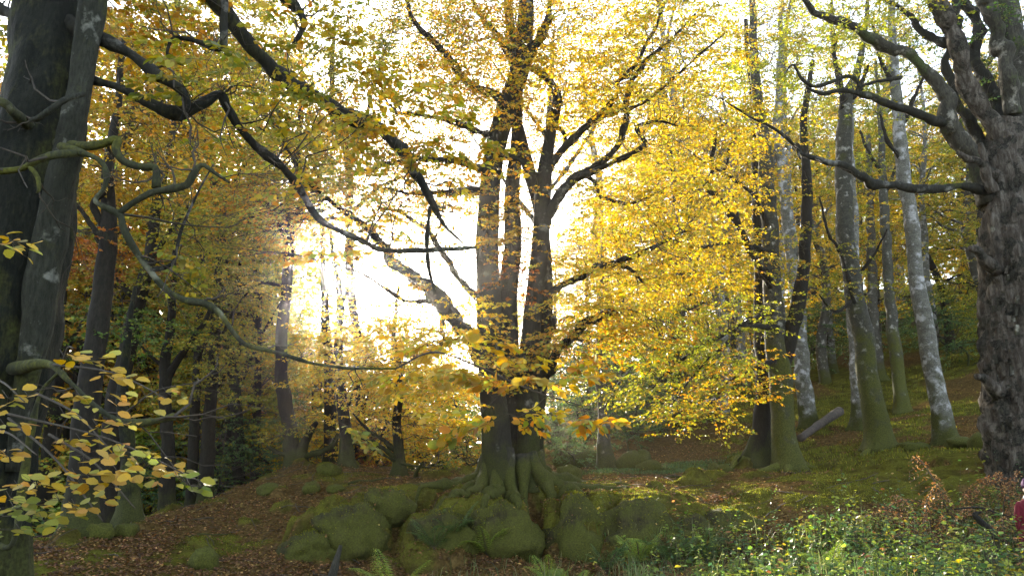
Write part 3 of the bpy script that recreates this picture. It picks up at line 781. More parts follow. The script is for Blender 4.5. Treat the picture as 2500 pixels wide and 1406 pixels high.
    # overhead sprays
    for bl in [(560, 190, 5.4, 150, 50, .5, 10, 'olive'), (800, 130, 5.8, 100, 80, .6, 8, 'softgold'), (860, 210, 6.0, 200, 60, .7, 12, 'softgold'), (700, 330, 6.4, 150, 60, .6, 7, 'mixed'), (980, 280, 6.6, 150, 50, .6, 8, 'softgold'),
               (1020, 300, 6.6, 140, 40, .6, 8, 'mixed'), (640, 60, 6.0, 170, 70, .8, 8, 'mixed'), (420, 40, 6.6, 170, 60, .8, 10, 'amber'), (430, 640, 6.0, 70, 30, .5, 4, 'olive'), (850, 520, 6.8, 150, 70, .8, 6, 'amber'), (1130, 360, 7.2, 90, 120, .6, 6, 'amber'),
               (300, 20, 7, 150, 60, 1, 14, 'orange'), (100, -200, 6.5, 300, 120, 1.5, 40, 'olive'), (500, -250, 6.5, 300, 120, 1.5, 40, 'olive'), (20, 90, 7.0, 60, 90, .8, 10, 'softgold')]:
        T.blob(*bl, leaf=.075, spray=.5, br=.006, twig_r=.0016, allseg=True)
    # spray of large leaves hanging before the centre stems
    T.limb([(965, 900, 6.1, 5), (1060, 860, 6.2, 5), (1180, 900, 6.2, 5), (1290, 950, 6.1, 4), (1420, 990, 6.0, 3)], M_TWIG, name='twig')
    for bl in [(1230, 930, 6.0, 75, 50, .35, 5, 'yellow'), (1140, 850, 6.2, 110, 50, .5, 6, 'gold'), (1340, 960, 6.0, 110, 35, .4, 6, 'amber'), (1050, 800, 6.4, 90, 50, .5, 4, 'gold'), (1440, 985, 6.0, 60, 25, .3, 2, 'amber'), (1210, 1000, 5.9, 50, 30, .3, 2, 'amber'), (1000, 870, 6.3, 120, 50, .5, 3, 'yellow'), (870, 990, 6.6, 100, 40, .4, 1, 'olive')]:
        T.blob(*bl, leaf=.085, spray=.42, br=.004, twig_r=.0014, allseg=True)
    T.finish(hexa=True, singles=300)


def build_centre_beech():
    D = 16.5
    b = P(1260, 1165, D); b[2] = gz(b[0], b[1])[0]
    T = Tree('large many stemmed beech rising from the mossy bank in the middle', b, seed=40); T.mult = 1.75
    k = dict(sides=32, lump=.07, freq=3.5)
    T.stem([(1228, 1215, 16.3, 84), (1216, 1130, 16.3, 76), (1206, 1000, 16.35, 68), (1198, 900, 16.4, 64), (1194, 750, 16.5, 60), (1190, 600, 16.6, 56), (1196, 460, 16.6, 50), (1212, 350, 16.6, 50), (1242, 250, 16.7, 50), (1270, 170, 16.9, 46), (1280, 90, 17, 42), (1285, 0, 17.2, 36), (1290, -150, 17.4, 28), (1300, -400, 17.8, 14)],
           B_T2, flare=(.5, .35, 4), rows=110, **k)
    T.stem([(1260, 1200, 16.75, 44), (1254, 1080, 16.75, 38), (1246, 950, 16.8, 48), (1243, 830, 16.85, 46), (1240, 720, 16.9, 46), (1252, 600, 17, 44), (1250, 480, 17.1, 38), (1262, 330, 17.2, 28), (1262, 220, 17.3, 26), (1250, 110, 17.4, 24), (1240, 0, 17.6, 20), (1230, -200, 18, 10)], B_T2, name='stem', rows=80, **k)
    T.stem([(1294, 1200, 16.55, 78), (1291, 1120, 16.55, 58), (1288, 1000, 16.6, 52), (1290, 880, 16.6, 46), (1300, 780, 16.6, 44), (1312, 660, 16.6, 44), (1322, 560, 16.6, 42), (1326, 470, 16.6, 40), (1330, 420, 16.6, 36), (1342, 340, 16.6, 28), (1356, 270, 16.6, 24), (1360, 235, 16.6, 22), (1338, 195, 16.6, 18), (1300, 165, 16.7, 20)], B_T2, name='stem', flare=(.5, .35, 3), rows=100, **k)
    T.stem([(1302, 1190, 16.85, 52), (1308, 1050, 16.85, 42), (1318, 900, 16.9, 42), (1330, 780, 16.9, 40), (1330, 650, 17, 34), (1318, 520, 17, 30), (1290, 410, 17.1, 30), (1266, 310, 17.1, 24)], B_T2, name='stem', rows=70, **k)
    L = lambda sp, **kk: T.limb(sp, B_T2, **kk)
    L([(1310, 950, 16.7, 30), (1340, 895, 16.3, 27), (1372, 845, 16.0, 26), (1420, 795, 15.8, 25), (1465, 768, 15.6, 24), (1512, 750, 15.4, 18)], label='stout broken limb curving up to the right')
    L([(1320, 735, 16.7, 22), (1370, 700, 16.3, 18), (1430, 668, 16, 17), (1500, 640, 15.6, 15), (1590, 605, 15.2, 12), (1690, 560, 15, 6)])
    L([(1500, 640, 15.6, 11), (1545, 662, 15.5, 9), (1572, 692, 15.4, 5)])
    L([(1330, 540, 16.6, 30), (1365, 480, 16.4, 26), (1405, 435, 16.3, 22), (1460, 400, 16.2, 19), (1505, 355, 16.1, 17), (1525, 300, 16, 16), (1532, 240, 16, 14), (1548, 180, 15.9, 13), (1590, 140, 15.8, 11), (1650, 85, 15.8, 7), (1700, 30, 15.8, 4)])
    L([(1335, 420, 16.6, 20), (1385, 350, 16.5, 18), (1430, 310, 16.4, 17), (1480, 265, 16.3, 15), (1515, 225, 16.2, 12), (1508, 205, 16.2, 12), (1545, 165, 16.1, 11), (1590, 90, 16, 9), (1625, 10, 16, 6)])
    L([(1410, 435, 16.3, 18), (1480, 405, 15.9, 14), (1550, 370, 15.6, 14), (1572, 345, 15.5, 13), (1556, 312, 15.5, 11), (1600, 300, 15.4, 8), (1700, 312, 15.2, 4)])
    L([(1425, 425, 16.3, 11), (1455, 450, 16.2, 10), (1468, 480, 16.1, 9), (1535, 495, 16, 8), (1610, 470, 15.9, 5)])
    L([(1445, 300, 16.4, 12), (1500, 275, 16.4, 10), (1580, 245, 16.3, 8), (1690, 150, 16.2, 6), (1770, 80, 16.2, 4)])
    L([(1290, 150, 17, 24), (1320, 90, 17, 20), (1338, 40, 17, 16), (1355, -40, 17, 10)])
    L([(1180, 880, 16.3, 40), (1150, 830, 16.2, 40), (1105, 765, 16.1, 38), (1060, 712, 16, 36), (1010, 672, 15.9, 32), (960, 630, 15.8, 26), (920, 580, 15.6, 20), (860, 530, 15.4, 15), (790, 480, 15.2, 12), (720, 390, 15, 9), (680, 300, 15, 5)])
    L([(1090, 745, 16.1, 22), (1075, 800, 15.9, 13), (1100, 850, 15.8, 10)])
    L([(1180, 735, 16.4, 24), (1145, 705, 16.2, 16), (1110, 665, 16.1, 14), (1075, 610, 16, 13), (1040, 560, 15.9, 11), (980, 520, 15.8, 8), (920, 505, 15.7, 5)])
    L([(1050, 735, 16, 14), (990, 735, 15.8, 10), (960, 720, 15.7, 9), (905, 680, 15.5, 7), (870, 660, 15.4, 4)])
    L([(1190, 420, 16.6, 24), (1150, 405, 16.4, 20), (1100, 390, 16.2, 17), (1040, 385, 16, 14), (960, 395, 15.8, 10), (870, 420, 15.6, 6)])
    L([(1180, 465, 16.6, 20), (1120, 468, 16.5, 18), (1060, 475, 16.4, 13), (980, 470, 16.3, 9), (900, 450, 16.2, 5)])
    L([(1235, 250, 16.7, 26), (1190, 225, 16.5, 22), (1150, 205, 16.4, 20), (1110, 165, 16.3, 18), (1085, 130, 16.2, 16), (1050, 95, 16.1, 14), (1010, 50, 16, 11), (985, -10, 16, 7)])
    L([(1190, 330, 16.6, 20), (1130, 305, 16.4, 14), (1050, 285, 16.2, 11), (960, 280, 16, 7)])
    L([(1245, 140, 17.3, 18), (1215, 90, 17.2, 15), (1180, 50, 17.1, 12), (1140, -20, 17, 8)])
    L([(1200, 340, 16.5, 18), (1235, 375, 16.2, 15), (1270, 390, 16.1, 13), (1310, 430, 16.3, 16)])
    L([(1325, 330, 17, 16), (1360, 310, 17, 12), (1385, 345, 16.9, 10)])
    L([(1325, 780, 16.9, 26), (1350, 775, 16.7, 20), (1355, 795, 16.6, 12), (1340, 820, 16.6, 6)])
    # mossy surface roots, running down from the stems
    RT = [[(-.42, 16.3), (-.75, 16.0), (-1.2, 15.85), (-1.5, 15.5)], [(-.4, 16.4), (-.9, 16.6), (-1.7, 16.55), (-2.4, 16.3)], [(-.3, 16.6), (-1.1, 17.2), (-2.1, 17.3), (-3.0, 17.6)], [(.45, 16.55), (.95, 16.65), (1.7, 16.6), (2.6, 16.75)], [(.4, 16.4), (.75, 16.1), (1.3, 15.95), (1.9, 15.7)], [(.4, 16.8), (1.2, 17.3), (2.4, 17.5), (3.4, 17.3)],
          [(-.3, 16.2), (-.35, 15.8), (-.5, 15.45), (-.55, 15.2)], [(-.1, 16.2), (0, 15.8), (.1, 15.45), (.05, 15.2)], [(.2, 16.3), (.25, 16.0), (.2, 15.7), (.28, 15.4)], [(.5, 16.5), (.8, 16.4), (1.1, 16.3), (1.5, 16.3)], [(-.45, 16.35), (-.7, 16.3), (-1.0, 16.2), (-1.3, 16.15)]]
    for i, pts in enumerate(RT):
        pts = catmull(np.array(pts, float), 12); pts += np.concatenate([np.zeros((3, 2)), T.rng.normal(0, .035, (9, 2))])
        z = gz(pts[:, 0], pts[:, 1]) + np.array([.75, .42, .22, .1, .05, .04, .03, .02, 0, -.01, -.02, -.05])
        T.tube3(np.column_stack([pts, z]), np.linspace(.17, .045, 12) * (1 if i < 8 else .8), B_ROOT, 'root', 12, .3, 5, wig=.2, hold=False)
    for bl in [(1500, 160, 15.6, 200, 140, 1.6, 61, 'softgold'), (1650, 90, 15.6, 170, 110, 1.5, 43, 'softgold'), (1440, 60, 17, 130, 90, 1.5, 23, 'softgold'), (1620, 300, 15.0, 170, 130, 1.5, 50, 'softgold'), (1480, 330, 16.5, 110, 90, 1.5, 15, 'softgold'),
               (1640, 480, 15, 170, 90, 1.4, 43, 'softgold'), (1480, 540, 16, 130, 80, 1.4, 25, 'softgold'), (1580, 610, 15, 170, 80, 1.3, 43, 'softgold'), (1420, 650, 16.5, 110, 70, 1.3, 21, 'softgold'), (1500, 740, 15.2, 130, 80, 1.3, 36, 'softgold'), (1420, 850, 15.6, 100, 80, 1.2, 32, 'amber'),
               (1560, 830, 15.4, 90, 80, 1.2, 21, 'amber'), (1200, 130, 16.6, 100, 140, 1.5, 55, 'amber'), (1050, 60, 16, 170, 90, 1.5, 55, 'mixed'), (1100, 230, 16, 130, 70, 1.4, 40, 'amber'), (980, 380, 15.6, 150, 70, 1.4, 44, 'amber'), (1050, 460, 16, 110, 40, 1.2, 18, 'amber'),
               (920, 520, 15.4, 150, 60, 1.4, 44, 'amber'), (780, 430, 15, 150, 100, 1.4, 50, 'olive'), (700, 300, 15, 140, 90, 1.4, 40, 'mixed'), (950, 180, 15.6, 120, 80, 1.2, 25, 'olive'), (1040, 600, 15.6, 90, 60, 1.2, 10, 'amber'), (1320, 330, 16.2, 50, 110, .8, 18, 'gold'), (860, 330, 15.4, 150, 80, 1.5, 40, 'amber'), (620, 430, 15, 140, 90, 1.5, 44, 'amber'), (560, 560, 15.2, 120, 70, 1.5, 34, 'olive'), (700, 540, 15.4, 130, 60, 1.5, 40, 'amber'), (820, 600, 15.6, 130, 40, 1.3, 14, 'amber'), (860, 130, 15.8, 150, 90, 1.6, 34, 'olive'), (600, 150, 15.4, 150, 90, 1.6, 34, 'mixed'), (980, 690, 15.8, 110, 50, 1.2, 12, 'amber'), (900, 800, 15.6, 110, 60, 1.2, 26, 'gold'), (880, 900, 15.6, 110, 60, 1.2, 22, 'yellow'), (1120, 60, 16.4, 130, 90, 1.5, 40, 'amber'), (1340, 120, 16.4, 90, 120, 1.4, 36, 'gold'), (1400, 240, 16.2, 90, 90, 1.4, 26, 'gold'), (1160, 330, 16.2, 70, 70, 1, 16, 'amber'), (1262, 560, 16.4, 38, 110, .6, 24, 'orange'),
               (1250, 690, 16.4, 30, 50, .5, 12, 'rust'), (1250, 450, 16.2, 60, 60, .8, 5, 'amber'), (1170, 560, 16.0, 50, 110, .8, 8, 'amber'), (1100, 800, 15.6, 120, 70, 1.2, 32, 'gold'), (1000, 820, 15.2, 120, 80, 1.2, 34, 'gold'), (1120, 920, 15.4, 110, 70, 1.1, 36, 'gold'), (1310, 880, 15.8, 70, 60, .8, 16, 'amber'), (1280, -120, 17, 260, 120, 2.4, 60, 'gold'), (1550, -120, 16, 200, 110, 2, 40, 'yellow'), (1000, -120, 16, 200, 110, 2, 40, 'olive')]:
        T.blob(*bl, leaf=.085, spray=.8, br=.011, twig_r=.003)
    T.finish(singles=300)


M_MOSS = bark('moss_cushion', (.02, .03, .006), (.05, .07, .012), moss=(.075, .08, .011), moss_h=3, moss_amt=.75, rough=.95, bump=.9)
build_left_beech()
build_centre_beech()


def simple_tree(label, stems, limbs=(), blobs=(), mat=B_MID, leaf=.09, spray=.9, seed=0, flare=(.5, .55, 4), lmat=None, roots=(), name='beech_tree', fine=True, thin=1.0):
    px, py, D, _ = stems[0][0]
    b = ground_pt(px, py, D)
    T = Tree(label, b, name=name, seed=seed); T.mult = 1.3 if seed == 80 else 1.6
    for i, s in enumerate(stems):
        m = mat[i] if isinstance(mat, (list, tuple)) else mat
        pts = [P(a, c, d) for a, c, d, _ in s]; rad = [SZ(a, c, d) * w_ / 2 for a, c, d, w_ in s]
        if flare is not None and (i == 0 or abs(s[0][1] - py) < 60):
            pts[0][2] = gz(pts[0][0], pts[0][1])[0] - .12
        T.tube3(pts, rad, m, 'trunk' if i == 0 else 'stem', 22, .09, 3, .25, flare if (i == 0 or abs(s[0][1] - py) < 60) else None, rows=80)
    for l in limbs: T.limb(l, lmat or B_DARK)
    for bl in blobs: T.blob(*bl, leaf=leaf, spray=spray, br=.012, twig_r=.0035, fine=fine, thin=thin)
    for r in roots:
        pts = np.array([P(a, c, d) for a, c, d in r]); pts[:, 2] = gz(pts[:, 0], pts[:, 1]) + np.linspace(.08, 0, len(pts))
        T.tube3(pts, np.linspace(.14, .05, len(pts)), M_MOSS, 'root', 9, .2, 4, hold=False)
    T.finish(); return T


# --- right of the centre
simple_tree('twin stemmed grey beech with dark mossy foot, yellow branches sweeping down to its left',
            [[(1928, 1150, 21.5, 74), (1916, 1060, 21.5, 58), (1908, 960, 21.5, 54), (1896, 850, 21.5, 52), (1884, 700, 21.6, 44), (1876, 550, 21.7, 40), (1868, 400, 21.9, 34), (1850, 250, 22.1, 26), (1840, 100, 22.3, 20), (1835, -100, 22.6, 10)],
             [(1905, 900, 21.5, 40), (1932, 820, 21.4, 36), (1952, 720, 21.4, 32), (1965, 600, 21.4, 28), (1972, 450, 21.5, 24), (1962, 300, 21.6, 18), (1985, 150, 21.8, 10)]],
            [[(1885, 700, 21.5, 26), (1855, 650, 21, 22), (1825, 600, 20.6, 19), (1795, 540, 20.2, 17), (1760, 490, 20, 15), (1722, 460, 19.8, 14), (1735, 425, 19.8, 12), (1740, 350, 19.8, 9), (1770, 300, 19.8, 6)],
             [(1725, 455, 19.8, 9), (1770, 410, 19.8, 8), (1785, 350, 19.8, 7), (1830, 310, 19.8, 4)],
             [(1885, 760, 21.4, 18), (1820, 790, 20.4, 12), (1740, 830, 19.5, 9), (1660, 880, 18.8, 7), (1590, 950, 18.2, 4)],
             [(1895, 800, 21.3, 16), (1830, 800, 20, 11), (1760, 850, 19, 8), (1690, 920, 18.3, 5), (1640, 990, 18, 3)],
             [(1880, 620, 21.4, 16), (1800, 590, 20.6, 11), (1700, 610, 20, 8), (1600, 650, 19.5, 5)],
             [(1890, 880, 21.2, 14), (1840, 900, 20.4, 9), (1780, 930, 19.8, 6), (1720, 1000, 19.4, 3)],
             [(1875, 560, 21.6, 14), (1840, 480, 21, 10), (1790, 440, 20.6, 8), (1700, 380, 20.2, 5)]],
            [(1640, 700, 19, 170, 60, 1.4, 75, 'yellow'), (1740, 640, 20, 130, 60, 1.4, 50, 'yellow'), (1560, 760, 18.6, 90, 60, 1.2, 24, 'yellow'), (1700, 790, 19, 150, 60, 1.3, 55, 'lime'), (1600, 860, 18.4, 130, 60, 1.2, 42, 'lime'), (1720, 880, 19, 110, 50, 1.2, 30, 'lime'), (1620, 950, 18.2, 130, 50, 1.2, 34, 'olive'),
             (1740, 980, 19.2, 110, 50, 1, 32, 'amber'), (1800, 920, 20, 90, 50, 1, 32, 'amber'), (1680, 1020, 18.4, 100, 45, 1, 18, 'mixed'), (1840, 660, 20.6, 70, 60, 1, 16, 'mixed'), (1720, 500, 20, 130, 80, 1.4, 50, 'yellow'), (1790, 380, 20.4, 120, 90, 1.5, 55, 'yellow'), (1700, 280, 20, 120, 90, 1.5, 45, 'yellow'), (1850, 200, 21.5, 150, 110, 1.6, 45, 'lime'), (1900, 60, 22, 160, 100, 1.8, 50, 'yellow'), (1900, 450, 21, 80, 90, 1.2, 12, 'yellow'), (1940, 600, 21, 90, 80, 1.2, 14, 'olive'), (1880, 760, 20.6, 70, 60, .8, 8, 'olive')],
            seed=80, mat=[B_MIDM, B_DARK], leaf=.085, roots=[[(1900, 1135, 21.3), (1875, 1150, 21.0), (1850, 1158, 20.6)], [(1945, 1140, 21.4), (1975, 1150, 21.2), (2000, 1152, 21)], [(1925, 1148, 21.2), (1922, 1160, 20.7)]])
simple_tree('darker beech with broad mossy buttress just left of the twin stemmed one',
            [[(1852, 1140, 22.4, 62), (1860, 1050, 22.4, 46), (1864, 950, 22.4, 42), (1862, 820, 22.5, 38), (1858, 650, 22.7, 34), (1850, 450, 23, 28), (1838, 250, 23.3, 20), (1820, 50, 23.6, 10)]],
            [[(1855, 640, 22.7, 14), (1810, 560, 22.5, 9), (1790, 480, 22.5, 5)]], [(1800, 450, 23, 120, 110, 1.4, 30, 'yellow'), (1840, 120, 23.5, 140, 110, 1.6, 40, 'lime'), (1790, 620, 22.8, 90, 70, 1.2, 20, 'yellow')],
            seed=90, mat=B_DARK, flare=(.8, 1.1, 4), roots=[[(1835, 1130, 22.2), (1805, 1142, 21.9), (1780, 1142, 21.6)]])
simple_tree('pale lichen whitened beech trunk behind the leaning log',
            [[(1976, 1052, 29, 44), (1965, 950, 29, 38), (1955, 850, 29, 36), (1945, 720, 29.2, 34), (1930, 600, 29.4, 32), (1915, 450, 29.6, 28), (1900, 320, 29.9, 24), (1905, 150, 30.3, 16), (1910, 0, 30.6, 8)]],
            [[(1905, 330, 29.9, 14), (1885, 420, 29.6, 10), (1890, 520, 29.4, 7)], [(1935, 640, 29.3, 12), (1990, 560, 29, 8), (2030, 500, 29, 5)]], [(1960, 300, 29, 110, 120, 2, 16, 'yellow'), (1930, 90, 30, 150, 100, 2, 34, 'yellow'), (2010, 700, 30, 80, 60, 1.5, 9, 'olive')], seed=100, mat=B_PALE, lmat=B_MID, leaf=.1)
simple_tree('tall grey beech with split pale seam and mossy roots on the right hand slope',
            [[(2148, 1092, 23, 74), (2138, 1020, 23, 58), (2122, 920, 23, 52), (2104, 800, 23.1, 48), (2082, 700, 23.2, 44), (2068, 600, 23.3, 42), (2062, 480, 23.5, 40), (2060, 380, 23.6, 38), (2062, 290, 23.7, 34), (2070, 230, 23.8, 28), (2095, 170, 23.9, 18), (2110, 80, 24, 12), (2120, -60, 24.2, 6)]],
            [[(2062, 270, 23.7, 20), (2050, 200, 23.8, 16), (2035, 120, 23.9, 12), (2030, 0, 24, 7)], [(2075, 240, 23.8, 15), (2100, 215, 23.8, 12), (2120, 160, 23.8, 8)], [(2095, 780, 23.1, 13), (2060, 640, 22.8, 9), (2020, 560, 22.6, 7), (2000, 480, 22.5, 4)], [(2090, 680, 23.2, 8), (2135, 620, 23, 6), (2165, 560, 22.9, 3)],
             [(2085, 730, 23.1, 10), (2040, 760, 22.6, 6), (2000, 720, 22.4, 4)]],
            [(2080, 60, 24, 150, 90, 2, 50, 'lime'), (1990, 210, 23.6, 90, 70, 1.4, 12, 'lime'), (2040, 700, 22.6, 70, 50, 1.2, 14, 'olive'), (2130, 190, 23.6, 70, 60, 1.2, 8, 'lime')], seed=110, mat=B_MIDM,
            roots=[[(2130, 1085, 22.8), (2110, 1098, 22.5), (2098, 1102, 22.2)], [(2165, 1080, 23), (2195, 1086, 22.8), (2225, 1080, 22.7)], [(2150, 1092, 22.7), (2155, 1108, 22.3)]])
simple_tree('blotchy white patched beech just behind the grey split seamed one',
            [[(2104, 1048, 26.5, 50), (2098, 960, 26.5, 38), (2090, 850, 26.6, 34), (2080, 720, 26.8, 30), (2082, 560, 27, 26), (2075, 400, 27.3, 20), (2080, 200, 27.6, 10)]],
            [], [(2080, 420, 27, 90, 90, 1.5, 14, 'olive'), (2050, 560, 27, 90, 60, 1.5, 10, 'yellow')], seed=120, mat=B_PALE, leaf=.1)
simple_tree('slender leaning silvery beech with white upper trunk, nearest the old snag',
            [[(2312, 1084, 22, 56), (2298, 1010, 22, 46), (2282, 920, 22, 42), (2262, 820, 22, 40), (2242, 720, 22.1, 38), (2230, 620, 22.2, 34), (2216, 500, 22.3, 33), (2204, 400, 22.4, 32), (2194, 300, 22.5, 28), (2184, 200, 22.6, 24), (2180, 90, 22.8, 16), (2175, -60, 23, 8)]],
            [[(2196, 320, 22.5, 14), (2230, 240, 22.4, 10), (2260, 180, 22.3, 6)], [(2188, 220, 22.6, 12), (2150, 150, 22.5, 9), (2130, 60, 22.4, 5)], [(2205, 400, 22.4, 10), (2165, 340, 22.3, 8), (2150, 280, 22.3, 5)]],
            [(2200, 90, 22.6, 120, 90, 1.6, 34, 'lime'), (2260, 180, 22, 80, 60, 1.4, 12, 'lime'), (2130, 250, 22.3, 60, 60, 1.2, 8, 'lime')], seed=130, mat=B_PALE, roots=[[(2320, 1080, 21.8), (2345, 1088, 21.6), (2365, 1092, 21.4)]])
simple_tree('thin grey beech with dark foot higher on the slope, between the two tall grey trunks',
            [[(2204, 1012, 31, 40), (2194, 930, 31, 30), (2184, 830, 31, 28), (2172, 720, 31.2, 25), (2164, 600, 31.3, 23), (2156, 450, 31.6, 20), (2150, 300, 31.9, 13), (2140, 150, 32.2, 7)]],
            [[(2156, 430, 31.6, 10), (2120, 370, 31.5, 8), (2100, 320, 31.5, 4)], [(2158, 480, 31.5, 10), (2190, 400, 31.4, 7), (2200, 340, 31.4, 4)]], [(2150, 330, 31.5, 90, 70, 2, 12, 'olive'), (2180, 560, 31.5, 80, 50, 2, 8, 'yellow')], seed=140, mat=B_MIDM, leaf=.11)
simple_tree('small straight pale trunk standing on the shaded bank below the far wood',
            [[(2032, 914, 40, 24), (2028, 850, 40, 20), (2020, 760, 40.2, 19), (2018, 650, 40.5, 16), (2024, 500, 41, 13), (2020, 350, 41.5, 8)]], [[(2019, 660, 40.4, 7), (1990, 600, 40.2, 5), (1975, 540, 40, 3)]], [(2010, 560, 40.5, 80, 60, 2, 14, 'yellow')], seed=150, mat=B_PALE, leaf=.12)
simple_tree('pale thin beech trunk right of the sweeping yellow branches, far back',
            [[(1818, 892, 38, 26), (1808, 820, 38, 20), (1800, 740, 38.2, 18), (1796, 620, 38.5, 15), (1800, 480, 39, 12), (1795, 300, 39.5, 7)]], [], [(1790, 560, 38.5, 90, 80, 2, 24, 'yellow'), (1800, 380, 39, 90, 80, 2, 26, 'yellow')], seed=160, mat=B_PALE, leaf=.12)
simple_tree('grey trunk with mossy twisted foot on the mid slope behind the thin grey beech',
            [[(2150, 945, 36, 34), (2140, 870, 36, 26), (2132, 780, 36.2, 25), (2130, 660, 36.5, 22), (2125, 500, 37, 18), (2120, 330, 37.5, 10)]], [], [(2120, 620, 36.5, 90, 60, 2, 14, 'olive'), (2110, 480, 37, 90, 60, 2, 14, 'yellow')], seed=170, mat=B_MID, leaf=.12)
simple_tree('pale slim tree on a mossy stump foot beyond the grassy hollow',
            [[(1484, 1146, 25.5, 46), (1476, 1080, 25.5, 34), (1470, 1000, 25.6, 22), (1464, 920, 25.7, 18), (1462, 820, 25.8, 15), (1468, 700, 26, 10), (1472, 560, 26.2, 5)]], [[(1470, 1000, 25.6, 9), (1510, 940, 25.4, 6), (1540, 900, 25.3, 3)]], [(1470, 780, 25.8, 70, 90, 1.4, 14, 'amber'), (1500, 920, 25.5, 70, 50, 1.2, 10, 'olive')], seed=180, mat=B_MID, leaf=.1, flare=(.5, .9, 4))

# --- left of the centre, on and beyond the ridge
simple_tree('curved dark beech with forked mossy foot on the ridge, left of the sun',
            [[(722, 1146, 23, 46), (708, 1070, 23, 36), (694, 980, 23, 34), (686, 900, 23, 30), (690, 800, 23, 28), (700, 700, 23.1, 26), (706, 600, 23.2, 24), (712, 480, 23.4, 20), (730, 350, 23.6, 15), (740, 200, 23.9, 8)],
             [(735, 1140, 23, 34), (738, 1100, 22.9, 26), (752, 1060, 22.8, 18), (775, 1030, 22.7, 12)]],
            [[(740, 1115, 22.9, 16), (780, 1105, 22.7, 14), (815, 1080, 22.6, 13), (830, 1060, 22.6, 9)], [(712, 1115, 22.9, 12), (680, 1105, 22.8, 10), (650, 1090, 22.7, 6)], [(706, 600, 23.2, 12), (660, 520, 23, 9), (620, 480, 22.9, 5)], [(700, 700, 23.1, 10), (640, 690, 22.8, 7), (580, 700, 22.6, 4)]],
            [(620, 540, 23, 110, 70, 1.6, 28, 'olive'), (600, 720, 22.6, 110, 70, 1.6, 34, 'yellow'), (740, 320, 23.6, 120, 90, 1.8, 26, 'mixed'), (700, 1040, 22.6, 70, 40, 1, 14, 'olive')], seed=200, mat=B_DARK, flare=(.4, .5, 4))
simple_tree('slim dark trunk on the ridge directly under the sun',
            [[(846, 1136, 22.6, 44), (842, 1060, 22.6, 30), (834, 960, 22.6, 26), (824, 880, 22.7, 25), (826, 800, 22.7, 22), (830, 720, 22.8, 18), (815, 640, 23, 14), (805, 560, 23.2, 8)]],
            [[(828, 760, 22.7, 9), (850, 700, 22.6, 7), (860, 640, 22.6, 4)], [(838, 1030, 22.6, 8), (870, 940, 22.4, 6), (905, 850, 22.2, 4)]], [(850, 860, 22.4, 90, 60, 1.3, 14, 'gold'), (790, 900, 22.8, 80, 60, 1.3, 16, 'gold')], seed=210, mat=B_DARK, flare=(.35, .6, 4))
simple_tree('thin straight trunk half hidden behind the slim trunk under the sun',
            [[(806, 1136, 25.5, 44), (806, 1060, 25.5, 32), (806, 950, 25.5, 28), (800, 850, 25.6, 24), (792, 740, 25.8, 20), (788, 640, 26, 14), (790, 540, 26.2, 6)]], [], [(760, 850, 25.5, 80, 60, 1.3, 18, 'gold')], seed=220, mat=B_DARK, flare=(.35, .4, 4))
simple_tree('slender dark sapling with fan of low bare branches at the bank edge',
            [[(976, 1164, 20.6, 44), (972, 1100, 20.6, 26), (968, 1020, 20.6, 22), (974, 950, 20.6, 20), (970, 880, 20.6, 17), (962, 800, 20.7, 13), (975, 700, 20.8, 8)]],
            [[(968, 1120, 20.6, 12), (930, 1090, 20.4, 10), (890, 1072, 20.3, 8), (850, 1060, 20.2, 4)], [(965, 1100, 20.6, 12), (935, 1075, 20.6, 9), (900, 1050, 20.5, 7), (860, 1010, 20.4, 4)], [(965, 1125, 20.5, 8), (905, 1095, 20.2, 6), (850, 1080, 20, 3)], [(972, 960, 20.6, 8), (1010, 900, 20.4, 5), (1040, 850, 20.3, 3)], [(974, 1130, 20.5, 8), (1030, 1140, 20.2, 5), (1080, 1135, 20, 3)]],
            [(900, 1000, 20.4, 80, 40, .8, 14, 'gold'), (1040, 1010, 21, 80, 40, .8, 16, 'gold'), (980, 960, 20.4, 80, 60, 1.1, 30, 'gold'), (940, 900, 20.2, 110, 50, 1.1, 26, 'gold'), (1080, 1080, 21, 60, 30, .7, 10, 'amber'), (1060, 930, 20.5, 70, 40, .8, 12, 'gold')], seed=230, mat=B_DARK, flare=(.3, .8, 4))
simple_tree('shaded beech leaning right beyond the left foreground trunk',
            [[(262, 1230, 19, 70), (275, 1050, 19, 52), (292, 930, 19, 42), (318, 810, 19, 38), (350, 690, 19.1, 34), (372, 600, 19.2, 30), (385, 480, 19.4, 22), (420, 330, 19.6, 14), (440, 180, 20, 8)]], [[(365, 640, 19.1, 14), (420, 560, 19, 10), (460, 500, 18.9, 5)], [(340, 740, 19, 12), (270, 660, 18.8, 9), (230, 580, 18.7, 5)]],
            [(300, 480, 19, 110, 70, 1.5, 46, 'orange'), (420, 520, 19, 100, 70, 1.5, 34, 'olive'), (250, 640, 18.6, 80, 50, 1.3, 22, 'rust'), (460, 380, 19.4, 110, 80, 1.5, 32, 'mixed'), (400, 700, 19, 100, 60, 1.4, 18, 'olive')], seed=240, mat=B_DARK)
